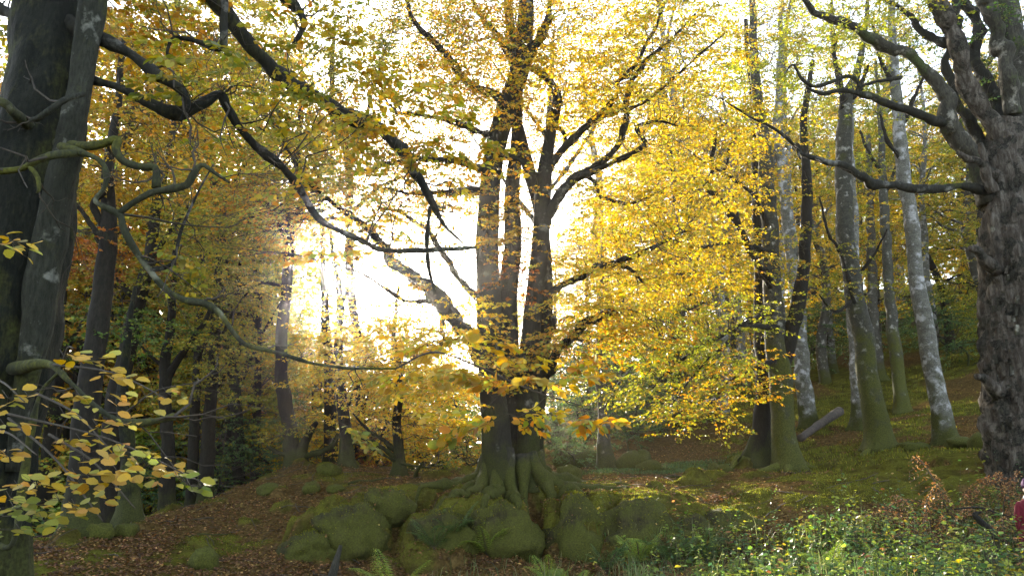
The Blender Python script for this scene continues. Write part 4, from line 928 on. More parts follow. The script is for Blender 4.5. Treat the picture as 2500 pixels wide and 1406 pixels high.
simple_tree('broad dark trunk in deep shade right beside the left foreground beech',
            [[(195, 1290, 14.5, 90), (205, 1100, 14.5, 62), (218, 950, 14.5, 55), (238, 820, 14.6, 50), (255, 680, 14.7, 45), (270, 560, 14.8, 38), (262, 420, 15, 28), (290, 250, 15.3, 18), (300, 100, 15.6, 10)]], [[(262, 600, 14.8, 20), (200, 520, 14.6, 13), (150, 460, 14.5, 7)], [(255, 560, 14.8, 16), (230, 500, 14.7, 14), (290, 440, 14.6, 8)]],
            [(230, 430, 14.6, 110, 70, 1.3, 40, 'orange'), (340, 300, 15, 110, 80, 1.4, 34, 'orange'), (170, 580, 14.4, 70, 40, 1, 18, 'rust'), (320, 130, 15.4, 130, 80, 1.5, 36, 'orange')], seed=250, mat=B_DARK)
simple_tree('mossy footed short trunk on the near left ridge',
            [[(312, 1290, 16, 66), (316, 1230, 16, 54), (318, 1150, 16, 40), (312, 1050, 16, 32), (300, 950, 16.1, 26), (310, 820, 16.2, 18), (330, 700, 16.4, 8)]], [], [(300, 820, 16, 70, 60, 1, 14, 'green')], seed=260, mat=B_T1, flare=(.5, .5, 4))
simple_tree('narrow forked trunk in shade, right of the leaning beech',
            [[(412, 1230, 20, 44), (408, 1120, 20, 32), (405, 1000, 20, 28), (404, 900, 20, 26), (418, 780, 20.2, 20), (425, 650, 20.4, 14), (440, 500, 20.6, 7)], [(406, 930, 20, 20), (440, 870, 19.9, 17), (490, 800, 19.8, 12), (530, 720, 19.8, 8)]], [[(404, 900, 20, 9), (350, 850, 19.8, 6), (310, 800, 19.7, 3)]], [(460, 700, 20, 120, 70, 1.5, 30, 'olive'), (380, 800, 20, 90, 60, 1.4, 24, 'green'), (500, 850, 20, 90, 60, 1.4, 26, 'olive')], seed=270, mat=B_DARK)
simple_tree('grey forked beech behind the sun gap, crown filling the sky left of the centre stems',
            [[(884, 1128, 28, 30), (880, 1000, 28, 26), (872, 850, 28, 24), (858, 700, 28, 23), (852, 560, 28.1, 22), (854, 440, 28.2, 21), (846, 380, 28.3, 19), (826, 300, 28.5, 16), (810, 180, 28.8, 12), (820, 40, 29, 6)]],
            [[(852, 400, 28.2, 15), (880, 330, 28, 12), (905, 240, 27.8, 9), (940, 120, 27.6, 4)], [(850, 470, 28.1, 12), (760, 420, 27.6, 9), (660, 330, 27, 7), (580, 280, 26.6, 3)], [(855, 520, 28.1, 12), (940, 450, 27.6, 9), (1030, 420, 27.2, 4)], [(826, 300, 28.5, 10), (740, 200, 28, 8), (640, 120, 27.6, 3)], [(852, 540, 28.1, 10), (720, 520, 27.4, 7), (600, 500, 27, 3)]],
            [(860, 400, 28, 130, 70, 2, 34, 'amber'), (740, 330, 27.6, 130, 80, 2, 44, 'olive'), (960, 330, 27.6, 130, 80, 2, 40, 'amber'), (630, 400, 27, 120, 90, 2, 44, 'mixed'), (560, 260, 26.8, 130, 90, 2, 44, 'mixed'), (700, 140, 28, 150, 90, 2, 44, 'olive'), (900, 120, 28, 150, 90, 2, 44, 'mixed'), (1060, 200, 27.4, 120, 110, 2, 36, 'amber'), (700, 490, 27.4, 130, 50, 2, 34, 'amber'), (900, 500, 27.6, 120, 40, 2, 24, 'amber'), (560, 540, 27, 110, 60, 2, 30, 'olive'), (850, 0, 28, 250, 80, 2.5, 50, 'olive'), (1085, 770, 27, 80, 40, 1.4, 16, 'gold'), (1020, 590, 27.4, 70, 40, 1.4, 9, 'amber'), (1110, 650, 27.2, 60, 50, 1.4, 7, 'amber'), (1090, 470, 27.4, 90, 50, 2, 26, 'amber'), (880, 470, 27.4, 120, 50, 2, 26, 'olive'), (1000, 480, 27.4, 100, 50, 2, 22, 'mixed'), (960, 560, 27.6, 100, 30, 1.6, 12, 'amber'), (780, 840, 27.4, 100, 60, 1.6, 30, 'gold'), (920, 830, 27.6, 90, 60, 1.6, 24, 'gold'), (600, 650, 27, 70, 60, 1.4, 18, 'olive')],
            seed=330, mat=B_DARK, leaf=.115, spray=1.2, flare=(.5, .5, 4))
simple_tree('tall straight beech half hidden right behind the centre stems, only its high crown showing',
            [[(1290, 1100, 27, 30), (1296, 900, 27, 26), (1310, 700, 27, 24), (1330, 500, 27.2, 20), (1340, 300, 27.5, 15), (1350, 100, 27.8, 9)]],
            [[(1320, 560, 27.1, 12), (1230, 440, 27, 8), (1150, 330, 27, 4)], [(1330, 480, 27.2, 12), (1420, 360, 27, 8), (1480, 260, 27, 4)], [(1338, 340, 27.4, 10), (1250, 220, 27.2, 6), (1180, 120, 27, 3)]],
            [(1150, 260, 27, 130, 90, 2, 36, 'amber'), (1330, 200, 27.4, 130, 110, 2, 40, 'gold'), (1460, 200, 27, 110, 100, 2, 36, 'yellow'), (1240, 60, 27.4, 150, 90, 2, 44, 'mixed'), (1430, 30, 27.4, 130, 80, 2, 36, 'gold'), (1050, 60, 27, 110, 90, 2, 30, 'mixed'), (1180, 420, 27, 90, 50, 1.6, 14, 'amber'), (1420, 340, 27, 90, 60, 1.6, 14, 'gold')],
            seed=350, mat=B_DARK, leaf=.11, spray=1.15, flare=(.5, .5, 4))
simple_tree('olive beech rising from the dip between left wood and ridge, crown spreading left',
            [[(590, 1180, 26, 34), (580, 1020, 26, 28), (560, 850, 26, 26), (548, 680, 26.1, 24), (530, 500, 26.2, 20), (500, 320, 26.5, 15), (480, 150, 26.8, 8)]],
            [[(548, 660, 26.1, 12), (460, 560, 25.6, 8), (400, 480, 25.2, 4)], [(530, 500, 26.2, 12), (600, 400, 25.8, 8), (640, 320, 25.6, 4)], [(510, 380, 26.4, 11), (420, 280, 26, 8), (350, 200, 25.8, 4)]],
            [(450, 200, 26, 150, 100, 2, 50, 'amber'), (350, 100, 25.8, 130, 90, 2, 40, 'orange'), (520, 60, 26.6, 140, 80, 2, 44, 'olive'), (420, 420, 25.4, 120, 80, 2, 40, 'olive'), (560, 640, 26, 120, 80, 2, 36, 'olive'), (300, 300, 25.4, 110, 80, 2, 30, 'amber'), (460, 620, 25.4, 110, 70, 2, 28, 'mixed'), (600, 160, 26, 110, 80, 2, 30, 'mixed')],
            seed=340, mat=B_DARK, leaf=.11, spray=1.15, flare=(.5, .5, 4))
for i, (px, py, D, w_, lean, lab, pal) in enumerate([(470, 1205, 23, 24, 20, 'thin dark trunk second from the narrow forked one, in the shaded left wood', 'olive'), (505, 1190, 22, 30, 28, 'dark upright trunk nearest the ridge in the shaded left wood', 'olive'), (120, 1240, 24, 42, 30, 'black trunk glimpsed behind the low sunlit leaves on the left', 'green'),
                                                    (560, 1160, 27, 22, 30, 'faint thin trunk left of the ridge, before hazy undergrowth', 'olive'), (625, 1160, 27, 18, 10, 'faintest thin trunk between the ridge beech and dark wood', 'olive'), (250, 1240, 28, 30, 30, 'distant dark trunk seen low between the left ridge trunks', 'dark'), (380, 1230, 29, 26, 0, 'distant straight trunk behind the mossy footed one', 'dark')]):
    simple_tree(lab, [[(px, py, D, w_ * 1.3), (px + lean * .2, py - 150, D, w_), (px + lean * .6, py - 320, D + .2, w_ * .85), (px + lean, py - 520, D + .5, w_ * .6), (px + lean * 1.6, py - 720, D + .9, w_ * .3)]],
                [[(px + lean * .6, py - 330, D, w_ * .4), (px + 60, py - 420, D - .3, w_ * .25), (px + 100, py - 480, D - .5, w_ * .1)]],
                [(px + 20, py - 420, D, 100, 90, 1.6, 26, pal), (px + 40, py - 620, D, 110, 100, 1.8, 26, 'mixed' if i % 2 else 'orange'), (px, py - 240, D, 90, 60, 1.6, 14, pal)], seed=280 + i * 7, mat=B_DARK, leaf=.1)


def build_old_snag():
    b = ground_pt(2465, 1120, 16)
    T = Tree('old gnarled beech at the right edge, bark peeling off bare weathered wood', b, seed=400); T.mult = 1.5
    k = dict(lump=.24, freq=5)
    T.stem([(2505, 1290, 16, 170), (2498, 1200, 16, 152), (2490, 1100, 16, 142), (2484, 980, 16, 134), (2480, 860, 16, 130), (2472, 740, 16, 124), (2470, 640, 16, 128), (2458, 540, 16, 104), (2452, 440, 16, 92), (2452, 360, 16, 82), (2458, 300, 16, 68)], B_SNAG, sides=48, rows=120, flare=(.8, .35, 5), ridge=.22, **k)
    T.stem([(2520, 900, 16.4, 90), (2510, 700, 16.4, 84), (2498, 520, 16.3, 74), (2490, 380, 16.3, 72), (2482, 260, 16.3, 66), (2476, 130, 16.3, 60), (2450, 20, 16.3, 54), (2440, -150, 16.4, 44), (2430, -400, 16.6, 20)], B_SNAGM, name='stem', sides=28, rows=80, ridge=.1, **k)
    L = lambda sp, m=B_SNAGM, **kk: T.limb(sp, m, sides=14, lump=.2, **kk)
    L([(2445, 345, 15.9, 50), (2415, 290, 15.8, 44), (2385, 245, 15.7, 44), (2360, 180, 15.6, 44), (2335, 120, 15.5, 42), (2305, 50, 15.4, 38), (2270, -20, 15.3, 34), (2200, -160, 15.2, 20)], B_SNAG, label='thick limb with stripped bark rising to the left')
    L([(2410, 500, 16, 40), (2395, 420, 16, 44), (2370, 370, 15.9, 44), (2335, 325, 15.9, 42), (2312, 290, 15.8, 38), (2308, 240, 15.8, 36), (2290, 205, 15.7, 34), (2255, 165, 15.7, 30), (2215, 128, 15.6, 27), (2175, 118, 15.6, 28), (2130, 98, 15.5, 26), (2085, 78, 15.4, 22), (2045, 52, 15.3, 20), (1990, 30, 15.2, 16), (1962, 0, 15.1, 13), (1930, -60, 15, 9)])
    L([(2420, 475, 15.9, 26), (2390, 463, 15.8, 22), (2330, 455, 15.6, 20), (2260, 462, 15.4, 21), (2200, 455, 15.2, 19), (2140, 448, 15, 22), (2110, 432, 14.9, 20), (2060, 405, 14.8, 16), (2010, 395, 14.7, 13), (1965, 378, 14.6, 12), (1948, 350, 14.5, 9), (1955, 390, 14.5, 5)], B_LIMB, label='long dark bare branch stretching level to the left')
    L([(1960, 378, 14.6, 8), (1900, 320, 14.4, 7), (1830, 285, 14.3, 6), (1760, 240, 14.2, 4)], B_LIMB)
    L([(2305, 300, 15.8, 24), (2270, 290, 15.7, 21), (2220, 272, 15.6, 20), (2170, 258, 15.5, 20), (2120, 236, 15.4, 17), (2085, 228, 15.3, 13), (2050, 222, 15.2, 12), (2000, 228, 15.1, 10), (1965, 215, 15, 8)], B_LIMB)
    L([(2090, 230, 15.3, 12), (2095, 205, 15.2, 11), (2070, 185, 15.2, 10), (2020, 205, 15.1, 9), (1985, 212, 15, 8), (1960, 195, 14.9, 7), (1935, 160, 14.9, 5), (1915, 180, 14.8, 3)], B_LIMB)
    L([(2200, 190, 15.5, 10), (2140, 200, 15.4, 8), (2100, 215, 15.3, 6)], B_LIMB)
    L([(2390, 440, 16.1, 30), (2400, 360, 16.2, 26), (2370, 300, 16.3, 24), (2330, 230, 16.4, 22), (2310, 140, 16.4, 20), (2340, 60, 16.4, 20), (2330, -60, 16.5, 14)], B_LIMB)
    L([(2440, 300, 16.3, 34), (2420, 220, 16.4, 32), (2375, 140, 16.5, 28), (2390, 60, 16.6, 26), (2350, 0, 16.6, 22), (2300, -120, 16.7, 12)], B_LIMB)
    L([(2330, 120, 15.6, 20), (2290, 100, 15.8, 22), (2240, 70, 16, 18), (2225, 40, 16, 16), (2180, 10, 16.1, 10), (2120, -20, 16.2, 5)], B_LIMB)
    L([(2470, 280, 15.9, 40), (2455, 160, 15.7, 40), (2430, 60, 15.6, 38), (2400, -40, 15.5, 34), (2380, -200, 15.4, 20)], B_SNAGM)
    L([(2430, 660, 15.7, 40), (2405, 640, 15.5, 26), (2385, 610, 15.4, 20), (2364, 602, 15.3, 16)], B_SNAG, name='stub')
    L([(2425, 430, 15.7, 30), (2395, 402, 15.5, 18), (2360, 385, 15.4, 14), (2335, 372, 15.3, 8)], B_SNAG, name='stub', label='bare bleached stub below the fork')
    L([(2425, 470, 15.6, 34), (2408, 420, 15.5, 20), (2395, 350, 15.4, 12)], B_SNAG, name='stub')
    L([(2440, 960, 15.6, 40), (2410, 925, 15.4, 24), (2385, 918, 15.3, 16)], B_SNAG, name='stub')
    # loose plates of bark
    rg = T.rng
    for i in range(70):
        px = rg.uniform(2418, 2500); py = rg.uniform(470, 1080); p = P(px + 6, py, 15.47 + abs(px - 2468) / 70 * .4); g = Geo()
        w_, h = rg.uniform(.04, .11), rg.uniform(.06, .22); nx = (px - 2468) / 75
        nn = np.array([nx, -math.sqrt(max(.05, 1 - nx * nx)), 0]); sx = np.array([-nn[1], nn[0], 0])
        v = []
        for a, c, o in [(-1, -1, 0), (1, -.8, .01), (.8, .9, .045), (-.7, 1, .03)]:
            v.append(p + sx * a * w_ * .5 + np.array([0, 0, c * h * .5]) + nn * (o + .01)); 
        for a, c, o in [(-1, -1, 0), (1, -.8, .01), (.8, .9, .045), (-.7, 1, .03)]:
            v.append(p + sx * a * w_ * .5 + np.array([0, 0, c * h * .5]) + nn * (o - .035))
        g.add(v, [(0, 1, 2, 3), (7, 6, 5, 4), (0, 4, 5, 1), (1, 5, 6, 2), (2, 6, 7, 3), (3, 7, 4, 0)])
        link('bark_plate', g.mesh('bark_plate', B_SNAG if i % 3 else B_SNAGM, b, False), T.o)
    for bl in [(2080, 40, 15.4, 130, 70, 1.2, 26, 'lime'), (2200, 30, 15.8, 110, 70, 1.2, 26, 'lime'), (2380, 60, 16.2, 90, 80, 1, 22, 'green'), (2440, 190, 16.8, 60, 110, .6, 26, 'dark'), (2360, 280, 16.6, 60, 70, .6, 8, 'green'), (2480, 80, 15.8, 60, 100, .8, 20, 'green'), (2250, -120, 15.6, 300, 110, 2, 60, 'lime'), (2480, -150, 16, 200, 120, 2, 40, 'green'), (1860, 300, 14.3, 80, 50, .8, 14, 'yellow'), (2000, 130, 15, 100, 50, 1, 14, 'lime')]:
        T.blob(*bl, leaf=.075, spray=.7, br=.008, twig_r=.0025)
    T.finish()


build_old_snag()

# ------------------------------------------------------------------ the wood behind: a few trees, copied
def proto_tree(seed, H, pal, nspray, lowfrac=.12, spread=3.4, leaf=.16, spray=1.25, mat=B_DARK, thin=1.0):
    rng = np.random.default_rng(seed); g = Geo(); tw = Geo(); lv = Leaves()
    k = 8; t = np.linspace(0, 1, k); off = rng.normal(0, .3, (k, 2)).cumsum(0); off -= off[0]
    pts = np.column_stack([off[:, 0], off[:, 1], t * H]); pts[0, 2] = -.5
    r0 = .028 * H * rng.uniform(.55, .8)
    p, r = tube(g, pts, r0 * (1 - .85 * t), 12, 26, .1, 3, seed, flare=(.5, .4, 4))
    limbs = [p[5:]]
    for i in range(int(H * 1.1)):
        f = rng.uniform(lowfrac, .95); s = p[int(f * (len(p) - 1))]; a = rng.uniform(0, 6.283); ln = spread * rng.uniform(.5, 1.1) * (1 - .55 * f)
        e = s + np.array([math.cos(a) * ln, math.sin(a) * ln, ln * rng.uniform(.1, .8)])
        q = crooked(s, e, rng, 7, .12, .1); rr = np.linspace(r0 * (1 - f) * .4 + .02, .012, 7)
        tube(g, q, rr, 5, 12, .1, 5, seed + i); limbs.append(q[2:])
    limbs = np.concatenate(limbs)
    n = nspray; f = lowfrac + (1 - lowfrac) * rng.random(n) ** .9; a = rng.uniform(0, 6.283, n)
    rad = spread * np.sqrt(rng.random(n)) * np.sin(np.clip((f - lowfrac + .06) / (1 - lowfrac + .08), 0, 1) * math.pi) ** .6
    pos = np.column_stack([np.cos(a) * rad, np.sin(a) * rad, f * H + .3]); pos[:, :2] += np.stack([np.interp(f, t, off[:, 0]), np.interp(f, t, off[:, 1])], 1)
    pos[:, 2] = np.round(pos[:, 2] / .55) * .55 + rng.normal(0, .09, n)
    # leave gaps where the sky shows
    keep = fbm(pos * .55, seed, 2) > -.28; pos = pos[keep]; a = a[keep]; n = len(pos)
    k = np.array([np.argmin(((limbs - q) ** 2).sum(1)) for q in pos])
    mid = (limbs[k] + pos) / 2 + rng.normal(0, .12, (n, 3))
    prisms(tw, limbs[k], mid, .016, .011); prisms(tw, mid, pos, .011, .006)
    sprays(lv, None, pos, a + rng.normal(0, .7, n), rng.normal(.12, .25, n), rng.normal(0, .25, n), spray * rng.uniform(.7, 1.3, n), leaf, pal, rng, thin=thin, nj=1.0)
    return g.mesh('trunk', mat), tw.mesh('twigs', M_TWIG), lv.mesh('crown', M_LEAF)


PROTO = {
    'gold': [proto_tree(1, 15, 'gold', 460), proto_tree(2, 17, 'yellow', 490)],
    'lime': [proto_tree(3, 17, 'lime', 480), proto_tree(4, 15, 'olive', 480)],
    'orange': [proto_tree(5, 14, 'amber', 460), proto_tree(6, 16, 'mixed', 460)],
    'dark': [proto_tree(7, 17, 'green', 580, lowfrac=.03), proto_tree(8, 19, 'olive', 560, lowfrac=.04)],
    'sparse': [proto_tree(9, 13, 'gold', 170, lowfrac=.12, spread=2.8), proto_tree(10, 14, 'amber', 170, lowfrac=.15, spread=2.8)],
    'pale': [proto_tree(11, 18, 'yellow', 270, lowfrac=.35, mat=B_PALE), proto_tree(12, 18, 'lime', 270, lowfrac=.35, mat=B_MID)],
    'far': [proto_tree(17, 15, 'olive', 320, lowfrac=.0, spread=4.5, leaf=.30, spray=2.2), proto_tree(18, 16, 'mixed', 320, lowfrac=.0, spread=4.5, leaf=.30, spray=2.2), proto_tree(19, 16, 'green', 320, lowfrac=.0, spread=4.5, leaf=.30, spray=2.2)],
    'bush': [proto_tree(13, 3.4, 'gold', 130, lowfrac=.05, spread=1.7, spray=.8, leaf=.1), proto_tree(14, 3.2, 'bright', 130, lowfrac=.05, spread=1.7, spray=.8, leaf=.1), proto_tree(15, 3.0, 'herb', 130, lowfrac=.05, spread=1.7, spray=.8, leaf=.1), proto_tree(16, 2.2, 'rust', 110, lowfrac=.05, spread=1.3, spray=.7, leaf=.09)],
}


def plant_tree(kind, v, px, D, s, label, group, name='beech_tree', cat='tree', seed=0):
    x = (px - W0 / 2) / F * D / cp; z = gz(x, D)[0]
    o = thing(name, label, cat, (x, D, z - .1), group)
    rr = random.Random(px * 7 + D); o.rotation_euler = (rr.uniform(-.06, .06), rr.uniform(-.06, .06), rr.uniform(0, 6.28)); o.scale = (s * rr.uniform(.9, 1.1), s * rr.uniform(.9, 1.1), s)
    for nm, me in zip(('trunk', 'twigs', 'crown'), PROTO[kind][v % len(PROTO[kind])]):
        c = link(nm, me, o)
        if nm != 'trunk': c['kind'] = 'stuff'


ORD = 'first second third fourth fifth sixth seventh eighth ninth tenth eleventh twelfth thirteenth fourteenth fifteenth sixteenth seventeenth'.split()


def wood(rows, kind, label, group):
    order = sorted(range(len(rows)), key=lambda i: rows[i][0] / 1.0)
    for i, (px, D, s) in enumerate(rows):
        k = order.index(i); n = len(rows)
        plant_tree(kind, i, px, D, s, label + ', ' + (ORD[k] + ' from left' if k < n - 1 else 'last on right'), group)


wood([(-150, 34, 1.0), (60, 30, .95), (170, 38, 1.0), (330, 33, 1.0), (440, 40, 1.05), (20, 45, 1.1), (260, 48, 1.1), (520, 46, 1.0), (-300, 40, 1.1), (600, 36, .7), (130, 60, 1.2), (400, 62, 1.2), (-100, 62, 1.2), (540, 65, 1.1)], 'dark', 'dark green leafy tree deep in the left wood', 'dark trees of the left wood')
wood([(-60, 22, .8), (150, 26, .85), (310, 27, .85), (420, 30, .9), (230, 32, 1.0), (540, 32, .95), (100, 40, 1.1)], 'orange', 'amber leaved beech behind the left foreground trunk', 'amber beeches of the left wood')
wood([(-120, 30, 1.6), (80, 28, 1.5), (240, 29, 1.65), (380, 31, 1.7), (520, 33, 1.7), (600, 40, 1.6), (180, 35, 1.8), (450, 38, 1.85)], 'orange', 'tall amber beech crown high behind the left branches', 'tall amber beeches of the left wood')
wood([(580, 28, .75), (640, 34, .85), (500, 27, .75), (690, 44, .9), (460, 36, 1.1), (600, 48, 1.1), (560, 40, 1.2)], 'lime', 'olive green beech beyond the ridge', 'olive beeches beyond the ridge')
wood([(760, 42, .8), (900, 40, .7), (1000, 46, .5), (1080, 38, .35), (690, 52, .9), (850, 58, .8), (960, 62, .8), (1130, 52, .6), (1180, 34, .35)], 'sparse', 'thinly leaved golden tree against the sky behind the ridge', 'thin golden trees below the sun')
wood([(1420, 40, .7), (1530, 38, .7), (1580, 42, 1.0), (1660, 34, .9), (1360, 46, .8), (1720, 46, 1.1), (1480, 50, 1.0), (1620, 56, 1.1)], 'gold', 'golden leaved beech behind and right of the centre tree', 'golden beeches right of centre')
wood([(1780, 40, 1.0), (1850, 48, 1.0), (1930, 42, .95), (1990, 52, 1.0), (2070, 44, .9), (2160, 50, 1.0), (2250, 42, .9), (2340, 48, 1.0), (2440, 40, .95), (2540, 46, 1.0), (2640, 38, 1.0), (2700, 30, .95)], 'gold', 'yellow leaved beech on the hill behind the grey trunks', 'yellow beeches on the hill')
wood([(1880, 58, 1.0), (2020, 64, 1.0), (2130, 60, 1.0), (2240, 64, 1.0), (2380, 60, 1.0), (2500, 62, 1.0), (1780, 62, 1.0), (1700, 66, 1.0), (2300, 38, .75), (2420, 33, .7)], 'lime', 'green and yellow beech far up the hill on the right', 'far green beeches up the hill')
wood([(-500 + 95 * i + (i * 37) % 50, 68 + (i * 29) % 22, 1.0 + .1 * (i % 3)) for i in range(11)], 'far', 'hazy leafy tree far off beyond the shaded left wood', 'far trees beyond the left wood')
wood([(640, 30, .6), (700, 36, .62), (760, 34, .5), (830, 38, .55), (900, 33, .45), (960, 39, .36), (1030, 34, .28), (1100, 40, .36), (1160, 36, .3), (870, 46, .45), (990, 50, .5), (720, 48, .7), (1090, 54, .6), (790, 56, .6), (1060, 68, .8), (930, 72, .85)], 'gold', 'low golden tree beyond the ridge below the sun', 'low golden trees beyond the ridge')
wood([(640, 48, .95), (700, 58, 1.0), (1000, 66, .85), (1120, 64, .9), (1200, 58, .9), (820, 72, .8), (900, 80, .8)], 'sparse', 'thin amber tree far off beside the sun', 'thin amber trees beside the sun')
wood([(1230 + 100 * i + (i * 31) % 60, 74 + (i * 23) % 24, .9 + .1 * (i % 3)) for i in range(16)], 'far', 'hazy leafy tree at the top of the wooded hill', 'far trees on the hill top')
for i, (x, y, v) in enumerate([(-7, -7, 0), (3, -9, 1), (-2, -13, 0), (9, -12, 1), (-13, -2, 1), (-14, -12, 0)]):  # unseen trees, added to shade the front of the bank
    o = thing('beech_tree', 'unseen beech added behind the photographer for shade, ' + ORD[i] + ' of six, outside the picture', 'tree', (x, y, gz(x, y)[0]), 'added shade beeches behind the photographer')
    for nm, me in zip(('trunk', 'twigs', 'crown'), PROTO['lime'][v]):
        c = link(nm, me, o)
        if nm != 'trunk': c['kind'] = 'stuff'
wood([(1480, 46, 1.45), (1640, 44, 1.4), (1790, 42, 1.4), (1950, 46, 1.45), (2170, 48, 1.4)], 'pale', 'tall golden beech crown high behind the grey trunks', 'tall golden beeches behind the grey trunks')
wood([(1740, 33, .85), (1995, 38, .8), (2250, 36, .8), (2385, 34, .8), (1885, 36, .8), (2120, 44, .9)], 'pale', 'slim pale trunked beech on the slope', 'slim pale beeches on the slope')
for i, (px, D, s, v, lab) in enumerate([(1050, 27, .6, 0, 'low golden bush between the sapling and the centre stems'), (1120, 28, .55, 1, 'bright green sunlit bush left of the centre tree foot'), (905, 26, .6, 3, 'rust brown bush low behind the slim ridge trunks'), (1400, 25.5, .42, 2, 'grey green bush right behind the centre tree foot'), (1345, 31, .7, 2, 'larger green thicket bush behind the right centre stem'),
                                       (1525, 30, .6, 2, 'dark green bush behind the mossy stump foot tree'), (1640, 33, 1.1, 1, 'green bush on the bank under the sweeping yellow branches'), (1590, 34, .8, 2, 'tall dark bush at the foot of the slope behind the hollow'), (1430, 31, 1.1, 2, 'dark bush behind the long mossy rock'), (1500, 33, 1.2, 1, 'green bush behind the pale slim tree'), (1470, 37, 1.6, 2, 'big green bush far behind the pale slim tree'), (1390, 36, 1.4, 2, 'big dark bush seen through the gap right of the centre stems'), (640, 25.5, .9, 2, 'dull green bush on the ridge left of the forked beech'), (560, 26, 1.1, 2, 'dull green thicket bush left of the ridge edge'), (460, 25, 1.0, 2, 'dark thicket bush in the left wood'),
                                       (2330, 34, 1.0, 2, 'green bramble bush high on the right slope beside the snag'), (2400, 37, 1.1, 1, 'brighter bramble bush high on the right slope'), (2250, 40, 1.0, 2, 'dark bush on the bank between the far grey trunks'), (1950, 40, 1.2, 2, 'dark evergreen bush on the bank behind the leaning log'), (2080, 41, 1.1, 2, 'dark bush at the bank top behind the patched beech'), (750, 27, .8, 0, 'golden bush on the ridge under the sun')]):
    plant_tree('bush', v, px, D, s, lab, None, 'bush', 'bush')


TH = [690, 760, 830, 890, 950, 1010, 1060, 1110, 1160, 720, 860, 980, 1090, 930, 800, 640]
for i, (px, D, s) in enumerate([(690, 29, 1.5), (760, 31, 1.7), (830, 29, 1.5), (890, 32, 1.8), (950, 30, 1.45), (1010, 33, 1.5), (1060, 30, 1.25), (1110, 34, 1.5), (1160, 31, 1.2), (720, 36, 2.2), (860, 38, 2.2), (980, 40, 2.0), (1090, 41, 1.9), (930, 27, 1.1), (800, 27, 1.1), (640, 33, 2.0)]):
    plant_tree('bush', 0 if i % 3 else 1, px, D, s, ('golden' if i % 3 else 'yellow green') + ' thicket bush in the glare beyond the ridge, ' + ORD[sorted(range(16), key=lambda q: TH[q]).index(i)] + ' from left', 'golden thicket beyond the ridge', 'bush', 'bush')
for i, (px, D, s, v) in enumerate([(150, 24, 1.5, 2), (280, 26, 1.7, 1), (400, 28, 1.9, 1), (520, 30, 1.9, 1), (620, 31, 1.7, 0), (90, 30, 2.2, 2), (340, 36, 2.4, 1), (470, 38, 2.4, 1), (580, 38, 2.2, 0), (210, 42, 2.8, 2), (680, 36, 1.6, 0), (30, 38, 2.6, 2)]):
    plant_tree('bush', v, px, D, s, ['dull green', 'bright green', 'dull green', 'golden'][v if v < 2 else 2] .replace('dull green', 'golden' if v == 0 else 'dull green') + ' understory bush in the left wood, ' + ORD[i] + ' by nearness', 'understory bushes of the left wood', 'bush', 'bush')
# ------------------------------------------------------------------ stones, logs, stump wood
def lump(name, label, cat, c, rad, mat, seed, n=20, group=None, sink=.35, top=None):
    u, v = np.meshgrid(np.linspace(0, 2 * math.pi, n, endpoint=False), np.linspace(.02, math.pi - .02, n // 2 + 2)); sh = u.shape
    d = np.stack([np.sin(v) * np.cos(u), np.sin(v) * np.sin(u), np.cos(v)], -1).reshape(-1, 3)
    d2 = d * (1 + (.26 * fbm(d * 1.3 + seed, seed, 3) + .12 * fbm(d * 3.1 + seed, seed + 3, 3) + .05 * fbm(d * 9 + seed, seed, 2))[:, None])
    z0 = gz(c[0], c[1])[0]
    vv = d2 * np.asarray(rad); i = np.arange(len(d)).reshape(sh)
    q = np.stack([i[:-1], np.roll(i[:-1], -1, 1), np.roll(i[1:], -1, 1), i[1:]], -1).reshape(-1, 4)
    o = link(name, mesh_np(name, vv, q[:, ::-1], mat=mat), loc=(c[0], c[1], z0 + rad[2] * (1 - 2 * sink) if top is None else top - float(vv[:, 2].max())))
    return tag(o, label, cat, group)


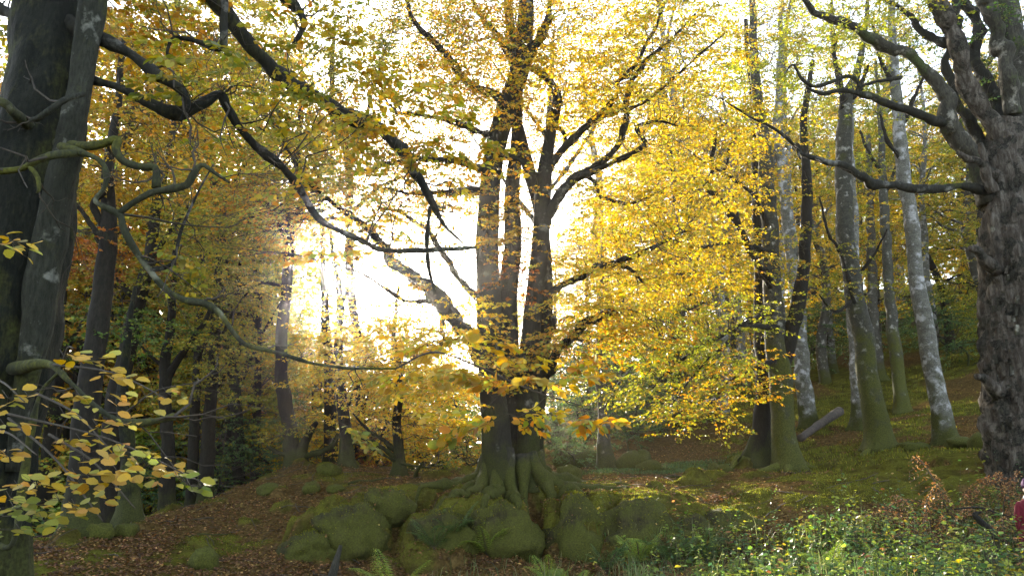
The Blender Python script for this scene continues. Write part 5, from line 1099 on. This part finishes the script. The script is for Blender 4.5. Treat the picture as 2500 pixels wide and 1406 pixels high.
M_MOSSROCK = bark('moss_on_stone', (.03, .036, .02), (.07, .075, .05), moss=(.06, .065, .010), moss_h=4, moss_amt=.5, rough=.95, bump=.9)
M_BOULDER = bark('mossy_boulder_skin', (.022, .018, .01), (.06, .045, .022), moss=(.055, .058, .009), moss_h=9, moss_amt=.12, rough=.95, bump=1.0)
M_STONE = plain('bare_stone', (.13, .105, .09), .85, .4, 9)
for i, (px, py, D, r, lab) in enumerate([(500, 1350, 13.6, (.26, .24, .22), 'rounded mossy stone alone on the leaf litter at lower left'), (232, 1345, 14.4, (.26, .24, .2), 'mossy stone below the left ridge, left of a smaller one'), (305, 1322, 14.9, (.22, .2, .18), 'mossy hump right under the mossy footed trunk'), (1390, 1140, 21.5, (.35, .3, .3), 'dark pointed mossy mound behind the centre roots'),
                                        (760, 1215, 18.2, (.22, .2, .2), 'small dark mossy stump like stone on the left bank'), (820, 1220, 18, (.22, .18, .1), 'sunlit mossy stone right of the dark one on the left bank'), (800, 1168, 20, (.35, .28, .22), 'broad mossy stone under the ridge trunks'), (1550, 1120, 24.5, (.5, .4, .5), 'big tangled mossy boulder beside the stump foot tree'), (1590, 1138, 23.8, (.4, .3, .25), 'low mossy boulder in front of the tangled one'),
                                        (1745, 1140, 21.5, (.22, .2, .18), 'left small mossy boulder near the dark buttressed beech'), (1768, 1142, 21.2, (.22, .2, .15), 'right small mossy boulder near the dark buttressed beech'), (2345, 1055, 21, (.5, .4, .2), 'flat mossy boulder right of the silvery beech foot'), (2230, 1075, 22, (.5, .35, .16), 'mossy log like hump between the two tall grey beeches'), (2400, 1060, 20, (.35, .3, .3), 'green mossy boulder against the snag'), (1700, 1155, 20.5, (.3, .2, .12), 'flat mossy stone on the brown terrace'), (1420, 1105, 27, (.9, .5, .4), 'long dark mossy rock behind the hollow'),
                                        (660, 1205, 18.5, (.3, .25, .16), 'mossy stone at the crest of the left slope')]):
    c = P(px, py, D); lump('mossy_stone', lab, 'stone', c, r, M_MOSSROCK, i * 3 + 1)
for i, (px, D, r, sink, lab) in enumerate([(800, 14.95, (.55, .45, .4), .42, 'low mossy boulder at the left tip of the bank'), (885, 15.25, (.75, .5, .62), .42, 'mossy boulder sloping up the left shoulder of the bank'), (962, 15.6, (.5, .4, .42), .3, 'round mossy hump overhanging the dark hollow in the bank'), (1090, 15.15, (.7, .5, .62), .42, 'mossy boulder right of the dark hollow in the bank'), (1225, 15.1, (.7, .45, .66), .4, 'bulging mossy boulder straight below the centre trunk'),
                                          (1395, 15.15, (.72, .5, .72), .42, 'large mossy boulder in the bank just right of the gully'), (1545, 15.05, (.9, .55, .74), .42, 'largest mossy boulder bulging from the right half of the bank'), (1665, 15.35, (.65, .45, .55), .42, 'mossy boulder at the right end of the bank'), (1755, 16.0, (.7, .5, .45), .42, 'mossy boulder just beyond the right end of the bank')]):
    x = (px - W0 / 2) / F * D / cp; lump('mossy_boulder', lab, 'boulder', (x, D), r, M_BOULDER, i * 5 + 103, n=44, top=float(P(px, (1292, 1222, 1186, 1236, 1216, 1198, 1212, 1248, 1240)[i], D)[2]))
for bo in [o for o in C.objects if o.name.startswith('mossy_boulder')]:
    me_ = bo.data; nv = len(me_.vertices); co = np.empty(nv * 3, np.float32); me_.vertices.foreach_get('co', co); co = co.reshape(-1, 3); no = co / np.linalg.norm(co, axis=1)[:, None]
    k = RNG.integers(0, nv, 2600); k = k[no[k, 2] > -.1]; k = k[RNG.random(len(k)) < .25 + .75 * no[k, 2]]; k = k[fbm(co[k] * 3.2 + bo.location.x, 7, 3) > -.12 - .5 * no[k, 2]]; p0 = co[k] + RNG.normal(0, .018, (len(k), 3)); n0 = no[k]
    lv_ = Leaves(); lv_.add(p0 - n0 * .012, n0 + RNG.normal(0, .5, (len(k), 3)) + np.array([0, 0, .35]), RNG.normal(0, 1, (len(k), 3)), RNG.uniform(.02, .045, len(k)), palcol('moss', len(k), RNG) * np.clip(1 + .45 * fbm(p0 * 2.5 + bo.location.x, 9, 2), .4, 1.6)[:, None] * np.array([1.0, 1.0, .75]))
    link('moss', lv_.mesh('moss', M_MOSSLEAF, width=.35), bo, kind='stuff')
    k = RNG.integers(0, nv, 40); k = k[no[k, 2] > .1]; lv_ = Leaves(); lv_.add(co[k] + no[k] * .012, RNG.normal(0, 1, (len(k), 3)) * np.array([1, 1, .3]), no[k] + RNG.normal(0, .3, (len(k), 3)), RNG.uniform(.05, .08, len(k)), palcol('litter', len(k), RNG) * 1.4)
    link('fallen_leaves', lv_.mesh('fallen_leaves', M_LITTER), bo, kind='stuff')
lump('flat_stone', 'bare pinkish flat stone lying at the foot of the bank', 'stone', P(872, 1372, 13.2), (.24, .16, .1), M_STONE, 77, sink=.3)
g = Geo(); a = ground_pt(1955, 1080, 25); e = ground_pt(2050, 1015, 29); a[2] += .2; e[2] += .45
tube(g, [a, (a + e) / 2 + np.array([0, 0, .02]), e], [.12, .14, .17], 14, 30, .1, 3, 5)
tag(link('fallen_log', g.mesh('fallen_log', B_LOG, a), loc=a), 'fallen log lying up the slope between the twin stemmed and split seam beeches', 'log')
g = Geo(); a = ground_pt(805, 1410, 12.2); tp = P(832, 1330, 12.4); a[2] -= .1
tube(g, [a, (a + tp) / 2 + np.array([-.03, 0, .02]), tp], [.10, .07, .03], 9, 26, .3, 6, 15, ridge=.3)
st = thing('broken_stump', 'jagged grey splinter of dead wood standing at the bottom left of the bank', 'stump', a)
link('splinter', g.mesh('splinter', B_DEAD, a), st)
g = Geo(); tube(g, [a + np.array([.09, .05, 0]), a + np.array([.14, .05, .25]), a + np.array([.17, .04, .42])], [.07, .05, .015], 8, 16, .3, 6, 19, ridge=.3); link('splinter', g.mesh('splinter', B_DEAD, a), st)
g = Geo(); b0 = ground_pt(2415, 1385, 11.6)
sp_ = [(2408, 1400, 11.6, 26), (2425, 1350, 11.6, 24), (2432, 1320, 11.6, 24), (2415, 1290, 11.6, 22), (2392, 1270, 11.6, 20), (2380, 1255, 11.6, 16), (2395, 1250, 11.6, 8)]
tube(g, [P(a_, b_, d_) for a_, b_, d_, _ in sp_], [SZ(a_, b_, d_) * w_ * .36 for a_, b_, d_, w_ in sp_], 10, 40, .2, 8, 3)
sn = thing('crooked_branch', 'dark crooked dead branch standing like a hook in the bracken', 'branch', b0); link('hook', g.mesh('hook', B_DARK, b0), sn)
g = Geo(); tube(g, [P(2330, 1242, 11.5), P(2390, 1238, 11.55), P(2430, 1250, 11.6), P(2470, 1262, 11.7)], [.012, .013, .012, .008], 7, 20, .2, 8, 4); link('side_branch', g.mesh('side_branch', B_DARK, b0), sn)
for i, (p0, p1, r) in enumerate([((850, 1183, 18.6), (935, 1190, 18.2), .03), ((1015, 1150, 19), (1030, 1170, 18.5), .06), ((1620, 1150, 21), (1720, 1160, 20.5), .03), ((1790, 1112, 22), (1812, 1130, 21.6), .05), ((1915, 1110, 20), (1950, 1105, 20.4), .03), ((420, 1290, 15), (560, 1270, 15.4), .02)]):
    a = ground_pt(*p0); e = ground_pt(*p1); a[2] += r; e[2] += r * 2 + (.25 if i in (1, 3) else 0); g = Geo()
    tube(g, crooked(a, e, RNG, 5, .08), np.linspace(r, r * .5, 5), 7, 18, .2, 6, i)
    tag(link('fallen_branch', g.mesh('fallen_branch', B_DARK, a), loc=a), ['thin dark stick lying below the ridge trunks', 'short dark log leaning at the bank edge near the sapling', 'curved stick lying in the grassy hollow', 'broken branch poking up left of the dark buttressed beech', 'stick behind the foot of the twin stemmed beech', 'thin stick lying on the left leaf litter'][i], 'branch')

# ------------------------------------------------------------------ floor cover: fallen leaves, moss, grass
def scatter(n, x0, x1, y0, y1, fn=None, rng=RNG, power=1.0):
    x = rng.uniform(x0, x1, n); y = y0 + (y1 - y0) * rng.random(n) ** power
    if fn is not None:
        k = rng.random(n) < fn(x, y); x, y = x[k], y[k]
    return x, y, gz(x, y)


lv = Leaves()
for (n, a) in [(34000, (-11, 5, 10, 18)), (26000, (-10, 16, 17, 30)), (14000, (-2, 5, 14.5, 18)), (9000, (0, 14, 10, 16)), (15000, (-9.5, -.5, 11, 15))]:
    x, y, z = scatter(n, *a, fn=lambda x, y: np.where(moss_crease_at(x, y) > .6, .14, .85)); m = len(x)
    az = RNG.uniform(0, 6.283, m); d = np.stack([np.cos(az), np.sin(az), RNG.normal(.12, .3, m)], 1)
    lv.add(np.stack([x, y, z + RNG.uniform(.004, .03, m)], 1), d, np.array([0, 0, 1.]) + RNG.normal(0, .45, (m, 3)), RNG.uniform(.04, .08, m), palcol('litter', m, RNG, .3))
tag(link('fallen_leaves', lv.mesh('fallen_leaves', M_LITTER), kind='stuff'), 'brown fallen beech leaves littering the woodland floor', 'leaf litter')


g = Geo(); x, y, z = scatter(520, -10, 9, 11, 26)
for i in range(len(x)):
    a = RNG.uniform(0, 6.283); ln = RNG.uniform(.15, .7); e = np.array([x[i] + math.cos(a) * ln, y[i] + math.sin(a) * ln, 0]); e[2] = gz(e[0], e[1])[0] + RNG.uniform(.01, .08)
    q = crooked(np.array([x[i], y[i], z[i] + .015]), e, RNG, 5, .08); r = RNG.uniform(.004, .013); prisms(g, q[:-1], q[1:], r, r * .8)
tag(link('fallen_twigs', g.mesh('fallen_twigs', M_TWIG), kind='stuff'), 'thin broken twigs scattered among the fallen leaves', 'twigs')


def blades(x, y, z, h, w_, lean, pal, rng, mat, name, segs=2, var=.2):
    n = len(x); az = rng.uniform(0, 6.283, n); d = np.stack([np.cos(az), np.sin(az), 0 * az], 1); s = np.stack([-np.sin(az), np.cos(az), 0 * az], 1)
    le = np.abs(rng.normal(lean, lean * .6, n))[:, None] * h[:, None]
    b = np.stack([x, y, z - .01], 1); up = np.array([0, 0, 1.]); v = np.empty((n, 5, 3)); hw = (w_ * .5)[:, None] if hasattr(w_, 'shape') else w_ * .5
    v[:, 0] = b - s * hw; v[:, 1] = b + s * hw; md = b + d * le * .3 + up * h[:, None] * .6
    v[:, 2] = md + s * hw * .8; v[:, 3] = md - s * hw * .8; v[:, 4] = b + d * le + up * (h[:, None] * (1 - .25 * np.minimum(1, le / h[:, None])))
    k = (np.arange(n) * 5)[:, None]
    return mesh_np(name, v.reshape(-1, 3), np.array([[0, 1, 2, 3]]) + k, np.array([[3, 2, 4]]) + k, col=np.repeat(palcol(pal, n, rng, var), 5, 0), mat=mat, smooth=False)


x, y, z = scatter(190000, -9, 8, 14.4, 21, fn=lambda x, y: np.clip((moss_crease_at(x, y) - .4) * 2, 0, 1) * np.where(y < 18, 1, .5), power=1.3)
sl_ = (gz(x, y + .06) - gz(x, y - .06)) / .12; kk = (sl_ < .55) | (RNG.random(len(x)) < .12); x, y, z = x[kk], y[kk], z[kk]
tag(link('moss', blades(x, y, z, RNG.uniform(.012, .04, len(x)), .011, .35, 'moss', RNG, M_MOSSLEAF, 'moss'), kind='stuff'), 'soft green moss coating the bank and roots', 'moss')
x, y, z = scatter(30000, 1.5, 9, 22.5, 26.5, fn=lambda x, y: np.clip(1.1 - ((x - 4.6) / 2.8) ** 2 - ((y - 24.2) / 1.6) ** 2, 0, 1))
tag(link('grass', blades(x, y, z, RNG.uniform(.04, .13, len(x)), .01, .5, 'herb', RNG, M_HERB, 'grass'), kind='stuff'), 'short green grass in the hollow behind the bank', 'grass')
x, y, z = scatter(60000, 7, 26, 19, 38, fn=lambda x, y: np.clip(moss_crease_at(x, y) * 1.2 - .2, 0, 1))
tag(link('grass', blades(x, y, z, RNG.uniform(.03, .12, len(x)), .016, .5, 'moss', RNG, M_MOSSLEAF, 'grass'), kind='stuff'), 'thin mossy grass over the right hand slope', 'grass')
dens = lambda x, y: np.clip(.12 + sstep(.5, 3.5, x + .3 * np.sin(y * 3)) * .8, 0, 1) * (.35 + .65 * sstep(-.3, .3, fbm(np.stack([x * .8, y * .8, x * 0], 1), 61, 3))) * (1 - sstep(14.2, 15.6, y - .12 * np.maximum(0, x - 3)))
x, y, z = scatter(20000, -1.5, 12, 9.5, 15.2, fn=dens)
tag(link('grass', blades(x, y, z, RNG.uniform(.12, .38, len(x)), .011, .6, 'straw', RNG, M_HERB, 'grass'), kind='stuff'), 'long rank grass at the foot of the bank and to the right', 'grass')
x, y, z = scatter(1500, 1.5, 12, 9.8, 14.8, fn=dens)
tag(link('grass', blades(x, y, z, RNG.uniform(.4, .85, len(x)), .008, .45, 'straw', RNG, M_HERB, 'grass'), kind='stuff'), 'tall thin grass stalks standing over the nettles at lower right', 'grass')
# low mixed herbs: nettle and bramble leaves on short stalks
lv = Leaves(); tw = Geo()
x, y, z = scatter(4600, .5, 12, 9.5, 15.0, fn=lambda x, y: dens(x, y) * sstep(1, 4, x))
for i in range(len(x)):
    h = (RNG.uniform(.18, .6) if RNG.random() < .85 else RNG.uniform(.6, .95)) * (1 + .45 * float(np.clip((x[i] - 3.5) / 2.5, 0, 1))); k = RNG.integers(6, 13); sz_ = RNG.uniform(.6, 1.35); t = np.sort(RNG.uniform(.25, 1, k)); a = RNG.uniform(0, 6.28) + np.arange(k) * 2.4
    lean = RNG.normal(0, .12, 2); st = np.array([x[i], y[i], z[i]]); tp = st + np.array([lean[0], lean[1], h])
    q = st + (tp - st) * t[:, None]; d = np.stack([np.cos(a), np.sin(a), RNG.normal(-.1, .25, k)], 1)
    lv.add(q, d, np.array([0, -.1, 1.]) + RNG.normal(0, .4, (k, 3)), sz_ * RNG.uniform(.045, .115, k) * (1.25 - .5 * t), palcol(('bright', 'herb', 'herb', 'lime', 'bright', 'olive', 'bracken')[RNG.choice(7, p=[.24, .3, .16, .1, .06, .09, .05])], k, RNG))
    prisms(tw, [st], [tp], .003, .0015)
ug = thing('undergrowth', 'knee high nettles and brambles crowding the lower right corner', 'undergrowth', (6, 12, gz(6, 12)[0])); ug['kind'] = 'stuff'
link('leaves', lv.mesh('leaves', M_HERB, ug.location, True), ug, kind='stuff'); link('stalks', tw.mesh('stalks', M_TWIG, ug.location), ug, kind='stuff')


# ------------------------------------------------------------------ ferns and bracken
def frond_mesh(L, n, pal, seed, droop=.5, curl=0., wid=.32, mat=None):
    rng = np.random.default_rng(seed); lv = Leaves(); g = Geo()
    t = np.linspace(0, 1, n); ax = np.stack([t * L * (1 - .25 * droop * t), rng.normal(0, .01) * t, L * (.75 * t - droop * .95 * t * t)], 1)
    prisms(g, ax[:-1], ax[1:], .004 * (1 - t[:-1]) + .001, .004 * (1 - t[1:]) + .001)
    for i in range(max(2, n // 6), n):
        w_ = wid * L * math.sin(math.pi * (.16 + .84 * (1 - t[i]))) ** .8 * (1 - t[i] * .55)
        for s in (-1, 1):
            dr = np.array([.45, s, -.15 - curl * rng.uniform(.2, 1)]); dr /= np.linalg.norm(dr)
            k = max(3, int(w_ / (.016 if curl == 0 else .017)))
            u = np.linspace(.12, 1, k); q = ax[i] + dr * w_ * u[:, None]; q[:, 2] -= (.12 + curl) * w_ * u * u
            for side in (-1, 1):
                d = dr * .55 + side * np.array([.8, -.3 * s, -.1]) + rng.normal(0, .12 + curl * .6, (k, 3))
                lv.add(q, d, np.array([0, 0, 1.]) + rng.normal(0, .25 + curl, (k, 3)), (.034 if curl == 0 else .026) * (1.1 - u * .75) * (.7 + .6 * w_ / (wid * L)), palcol(pal, k, rng))
            if curl: prisms(g, [ax[i]], [q[-1]], .002, .001)
    me = lv.mesh('frond', M_HERB, width=.5)
    return me, g.mesh('stalk', M_TWIG)


FROND = {k: [frond_mesh(.62, 20, p, i * 9 + 3, d, c) for i, d in enumerate((.35, .6, .85))] for k, p, c in (('fern', 'herb', 0), ('lightfern', 'bright', 0))}
FROND['bracken'] = [frond_mesh(.62, 13, 'bracken', 91 + i, d, .55, wid=.26) for i, d in enumerate((.5, .75, 1.0))]


def fern(kind, p, s, label, n=8, group=None, name='fern', up=0.0, seed=0):
    rg = random.Random(seed + int(p[0] * 100)); o = thing(name, label, 'fern', p, group)
    for i in range(n):
        me, stk = FROND[kind][i % 3]
        f = link('frond', me, o, kind='stuff'); k = s * rg.uniform(.75, 1.2); f.scale = (k, k, k); f.rotation_euler = (rg.uniform(-.2, .2), -up - rg.uniform(-.1, .3), i * 6.283 / n + rg.uniform(-.35, .35))
        q = link('stalk', stk, f)
    return o


for i, (px, py, D, s, kind, lab) in enumerate([(960, 1395, 12.4, .95, 'fern', 'fern at the foot of the mossy hump'), (1060, 1345, 14.6, .75, 'fern', 'fern tucked under the hollow of the bank'), (1110, 1330, 14.9, .8, 'fern', 'fern against the shaded bank below the centre tree'), (1190, 1335, 14.8, .85, 'lightfern', 'light green fern upright below the centre tree'), (1345, 1385, 13, .7, 'lightfern', 'bright yellow green fern tuft before the gully'),
                                              (1480, 1360, 13.6, .8, 'fern', 'fern before the right half of the bank'), (1560, 1350, 14, .85, 'fern', 'tall fern at the right end of the bank face'), (1640, 1345, 14, .9, 'fern', 'fern in the gap between bank and grass'), (1720, 1330, 14.2, .9, 'fern', 'fern on the slope right of the bank'), (1790, 1390, 12.2, .9, 'lightfern', 'pale fern near the bottom edge in the grass'), (2010, 1300, 12.8, .9, 'lightfern', 'fern arching over the grass right of the white plant'),
                                              (2080, 1370, 11.8, .9, 'fern', 'fern low in the undergrowth'), (2180, 1340, 12, .9, 'lightfern', 'sunlit yellow fern clump in the undergrowth'), (1900, 1380, 11.8, .8, 'fern', 'fern near the bottom edge below the white plant'), (2290, 1380, 11.2, .9, 'fern', 'fern left of the hooked branch'), (1410, 1395, 12.2, .7, 'fern', 'small fern at the bottom edge, middle of the picture')]):
    p = ground_pt(px, py, D); fern(kind if i % 3 else 'lightfern', p, s * 1.35, lab, n=8, seed=i, up=.4)
for i, (px, py, D, s, n, lab) in enumerate([(2240, 1230, 14.4, 1.7, 4, 'tall rusty bracken, leftmost clump above the undergrowth'), (2320, 1200, 14.8, 2.1, 5, 'tall rusty bracken arching before the silvery beech foot'), (2285, 1250, 13.8, 1.5, 4, 'brown bracken below the arching one'), (2380, 1240, 13.4, 1.4, 4, 'brown bracken beside the hooked branch'), (2450, 1180, 14.6, 1.9, 5, 'red brown bracken right at the foot of the old snag'), (2430, 1200, 14.3, 1.7, 4, 'red brown bracken left of the person, before the old snag'), (1660, 1390, 12.4, .8, 8, 'withered bracken at the bottom edge in the grass'), (1500, 1395, 12.4, .6, 8, 'small withered bracken in the grass before the bank')]):
    p = ground_pt(px, py, D); fern('bracken', p, s * 1.25, lab, n=n, name='bracken', seed=40 + i, up=.55)


def leafy_plant(p, h, n, pal, label, name='herb_plant', seed=0, leaf=.09, cat='plant', spread=.12, stems=3):
    rng = np.random.default_rng(seed); o = thing(name, label, cat, p); lv = Leaves(); g = Geo()
    for s in range(stems):
        tp = np.array([rng.normal(0, spread), rng.normal(0, spread), h * rng.uniform(.7, 1.05)]); q = crooked(np.zeros(3), tp, rng, 6, .05)
        prisms(g, q[:-1], q[1:], .004, .003); k = n // stems; t = rng.uniform(.3, 1, k); a = rng.uniform(0, 6.28, k)
        pp = np.stack([np.interp(t, np.linspace(0, 1, 6), q[:, j]) for j in range(3)], 1)
        d = np.stack([np.cos(a), np.sin(a), rng.normal(.1, .25, k)], 1); st = pp + d * .05
        prisms(g, pp, st, .0015, .001)
        lv.add(st, d, np.array([0, -.3, 1.]) + rng.normal(0, .35, (k, 3)), leaf * rng.uniform(.7, 1.2, k), palcol(pal, k, rng))
    link('leaves', lv.mesh('leaves', M_HERB, hexa=True), o, kind='stuff'); link('stalks', g.mesh('stalks', M_TWIG), o, kind='stuff')


leafy_plant(ground_pt(2405, 1300, 12.2), 1.25, 40, 'herb', 'tall green sapling with round leaves before the snag', seed=1, leaf=.11)
leafy_plant(ground_pt(2210, 1300, 12.4), .85, 30, 'bright', 'bright green bramble shoot lit by the sun', seed=2)
leafy_plant(ground_pt(2160, 1310, 12.2), .5, 90, 'bright', 'pale sunlit yellow bush of small leaves in the undergrowth', 'small_bush', seed=3, leaf=.07, cat='bush', spread=.25, stems=9)
leafy_plant(ground_pt(2090, 1260, 13.4), .6, 40, 'herb', 'leafy nettle clump behind the grass', seed=4)
leafy_plant(ground_pt(2340, 1310, 12), .8, 50, 'bright', 'bramble with light leaves left of the hooked branch', seed=5, stems=5, spread=.2)
leafy_plant(ground_pt(1860, 1290, 12.8), .6, 26, 'straw', 'bleached white plant catching the sun at the grass edge', seed=6, leaf=.12, stems=4, spread=.06)
for i, (px, py, D, lab) in enumerate([(1900, 1300, 12.6, 'bright tuft of tall grass right of the white plant'), (1990, 1330, 12.2, 'long grass tuft below the arching fern'), (1560, 1400, 12, 'grass tuft at the bottom edge before the bank'), (2130, 1400, 11.4, 'pale grass tuft at the bottom edge under the yellow fern'), (1340, 1400, 12.1, 'small grass tuft by the bright fern'), (2260, 1330, 11.8, 'dry straw tuft under the bracken')]):
    p = ground_pt(px, py, D); r = np.random.default_rng(600 + i); n = 120
    x = r.normal(0, .12, n); y = r.normal(0, .1, n)
    o = link('grass_tuft', blades(x, y, x * 0, r.uniform(.3, .75, n), .009, .35, 'straw', r, M_HERB, 'grass_tuft'), loc=p); tag(o, lab, 'grass')


# ------------------------------------------------------------------ person at the right edge
def skin_mesh(name, verts, edges, radii, mat, parent, sub=2, root=0):
    me = bpy.data.meshes.new(name); me.from_pydata(verts, edges, []); o = link(name, me, parent)
    me.materials.append(mat)
    md = o.modifiers.new('skin', 'SKIN'); md.use_smooth_shade = True
    sv = me.skin_vertices[0].data
    for i, r in enumerate(radii):
        sv[i].radius = r if isinstance(r, tuple) else (r, r); sv[i].use_root = (i == root)
    s = o.modifiers.new('smooth', 'SUBSURF'); s.levels = s.render_levels = sub
    return o


def build_person():
    X = P(2506, 1150, 12.7); p = np.array([X[0], X[1], gz(X[0], X[1])[0]])
    o = thing('person', 'person in a long red coat and purple hat at the right edge, partly cut off', 'person', p)
    o.rotation_euler = (0, 0, math.radians(150)); o.scale = (.9, .9, .9)
    skin = plain('skin_tone', (.5, .3, .22), .5, .08); red = plain('red_cloth', (.13, .006, .018), .95, .2); pur = plain('purple_wool', (.06, .015, .08), .9, .2); gry = plain('grey_trousers', (.10, .11, .12), .85, .2); pale = plain('pale_scarf', (.5, .52, .56), .9, .1); brn = plain('boot_leather', (.04, .03, .025), .6); hair = plain('brown_hair', (.06, .035, .02), .6, .4, 60); dark = plain('eye_dark', (.02, .015, .01), .3)
    # one continuous body
    v = [(0, 0, .95), (0, 0, 1.15), (0, .01, 1.33), (0, .01, 1.44), (0, -.01, 1.5), (0, -.015, 1.57), (0, -.01, 1.65), (0, 0, 1.7)]; e = [(i, i + 1) for i in range(7)]; r = [(.15, .11), (.13, .1), (.16, .1), (.06, .06), (.05, .052), (.07, .085), (.078, .092), (.05, .06)]
    for s in (-1, 1):
        n = len(v); v += [(s * .1, 0, .88), (s * .105, -.01, .5), (s * .11, .02, .1), (s * .12, -.14, .04)]; e += [(0, n), (n, n + 1), (n + 1, n + 2), (n + 2, n + 3)]; r += [.09, .06, .045, .04]
        n = len(v); v += [(s * .18, .01, 1.37), (s * .235, .03, 1.12), (s * .225, -.05, .88), (s * .225, -.08, .8)]; e += [(2, n), (n, n + 1), (n + 1, n + 2), (n + 2, n + 3)]; r += [.055, .045, .033, .035]
        m = n + 3
        for k in range(5):
            n = len(v); x0 = s * .225 + (k - 2) * .017; ln = (.05, .075, .08, .075, .06)[k]
            if k == 0: v += [(s * .205, -.105, .79), (s * .2, -.125, .755)]
            else: v += [(x0, -.10, .745), (x0, -.11, .745 - ln * .6)]
            e += [(m, n), (n, n + 1)]; r += [.010, .008]
    skin_mesh('body', v, e, r, skin, o)
    # face
    g = Geo()
    def ball(c, rad, nm, mt):
        u, w_ = np.meshgrid(np.linspace(0, 6.283, 12, endpoint=False), np.linspace(.01, 3.13, 8)); d = np.stack([np.sin(w_) * np.cos(u), np.sin(w_) * np.sin(u), np.cos(w_)], -1).reshape(-1, 3) * rad + np.array(c)
        i = np.arange(96).reshape(8, 12); q = np.stack([i[:-1], np.roll(i[:-1], -1, 1), np.roll(i[1:], -1, 1), i[1:]], -1).reshape(-1, 4)
        return link(nm, mesh_np(nm, d, q[:, ::-1], mat=mt), o)
    for s in (-1, 1): ball((s * .032, -.093, 1.615), (.012, .01, .008), 'eye', dark); ball((s * .083, .005, 1.6), (.012, .02, .032), 'ear', skin)
    ball((0, -.108, 1.585), (.013, .018, .022), 'nose', skin); ball((0, -.09, 1.545), (.024, .012, .007), 'mouth', plain('lip', (.4, .15, .13), .5))
    ball((0, .03, 1.60), (.088, .085, .11), 'hair', hair)
    def lathe(rows, nm, mt, n=28, ell=.72):
        th = np.linspace(0, 6.283, n, endpoint=False); vv = []
        for (z, rr, cy) in rows: vv.append(np.stack([np.cos(th) * rr * (1 + .04 * np.sin(th * 5 + z * 9)), np.sin(th) * rr * ell + cy, np.full(n, z) + .01 * np.sin(th * 3)], 1))
        vv = np.concatenate(vv); i = np.arange(len(vv)).reshape(-1, n); q = np.stack([i[:-1], np.roll(i[:-1], -1, 1), np.roll(i[1:], -1, 1), i[1:]], -1).reshape(-1, 4)
        ob = link(nm, mesh_np(nm, vv, q, mat=mt), o); sd = ob.modifiers.new('cloth', 'SOLIDIFY'); sd.thickness = .012; return ob
    lathe([(.36, .31, .0), (.5, .29, 0), (.7, .265, 0), (.9, .235, 0), (1.05, .195, 0), (1.2, .205, .0), (1.34, .215, .01), (1.41, .16, .01), (1.46, .085, .005)], 'coat', red)
    sv = []
    for s in (-1, 1):
        skin_mesh('sleeve', [(s * .13, .01, 1.38), (s * .19, .015, 1.34), (s * .235, .03, 1.12), (s * .225, -.04, .86)], [(0, 1), (1, 2), (2, 3)], [.075, .078, .065, .055], red, o)
        skin_mesh('trouser_leg', [(s * .1, 0, .86), (s * .105, -.01, .5), (s * .11, .02, .14)], [(0, 1), (1, 2)], [.105, .08, .065], gry, o)
        skin_mesh('boot', [(s * .11, .02, .22), (s * .11, .025, .06), (s * .118, -.08, .05), (s * .12, -.15, .045)], [(0, 1), (1, 2), (2, 3)], [.06, .055, .05, .04], brn, o)
    lathe([(1.43, .1, 0), (1.46, .115, 0), (1.5, .1, 0), (1.52, .075, 0)], 'scarf', pale, ell=.95)
    lathe([(1.64, .105, .0), (1.67, .112, 0), (1.72, .108, 0), (1.78, .085, 0), (1.82, .04, 0), (1.83, .004, 0)], 'hat', pur, ell=1.05)


build_person()
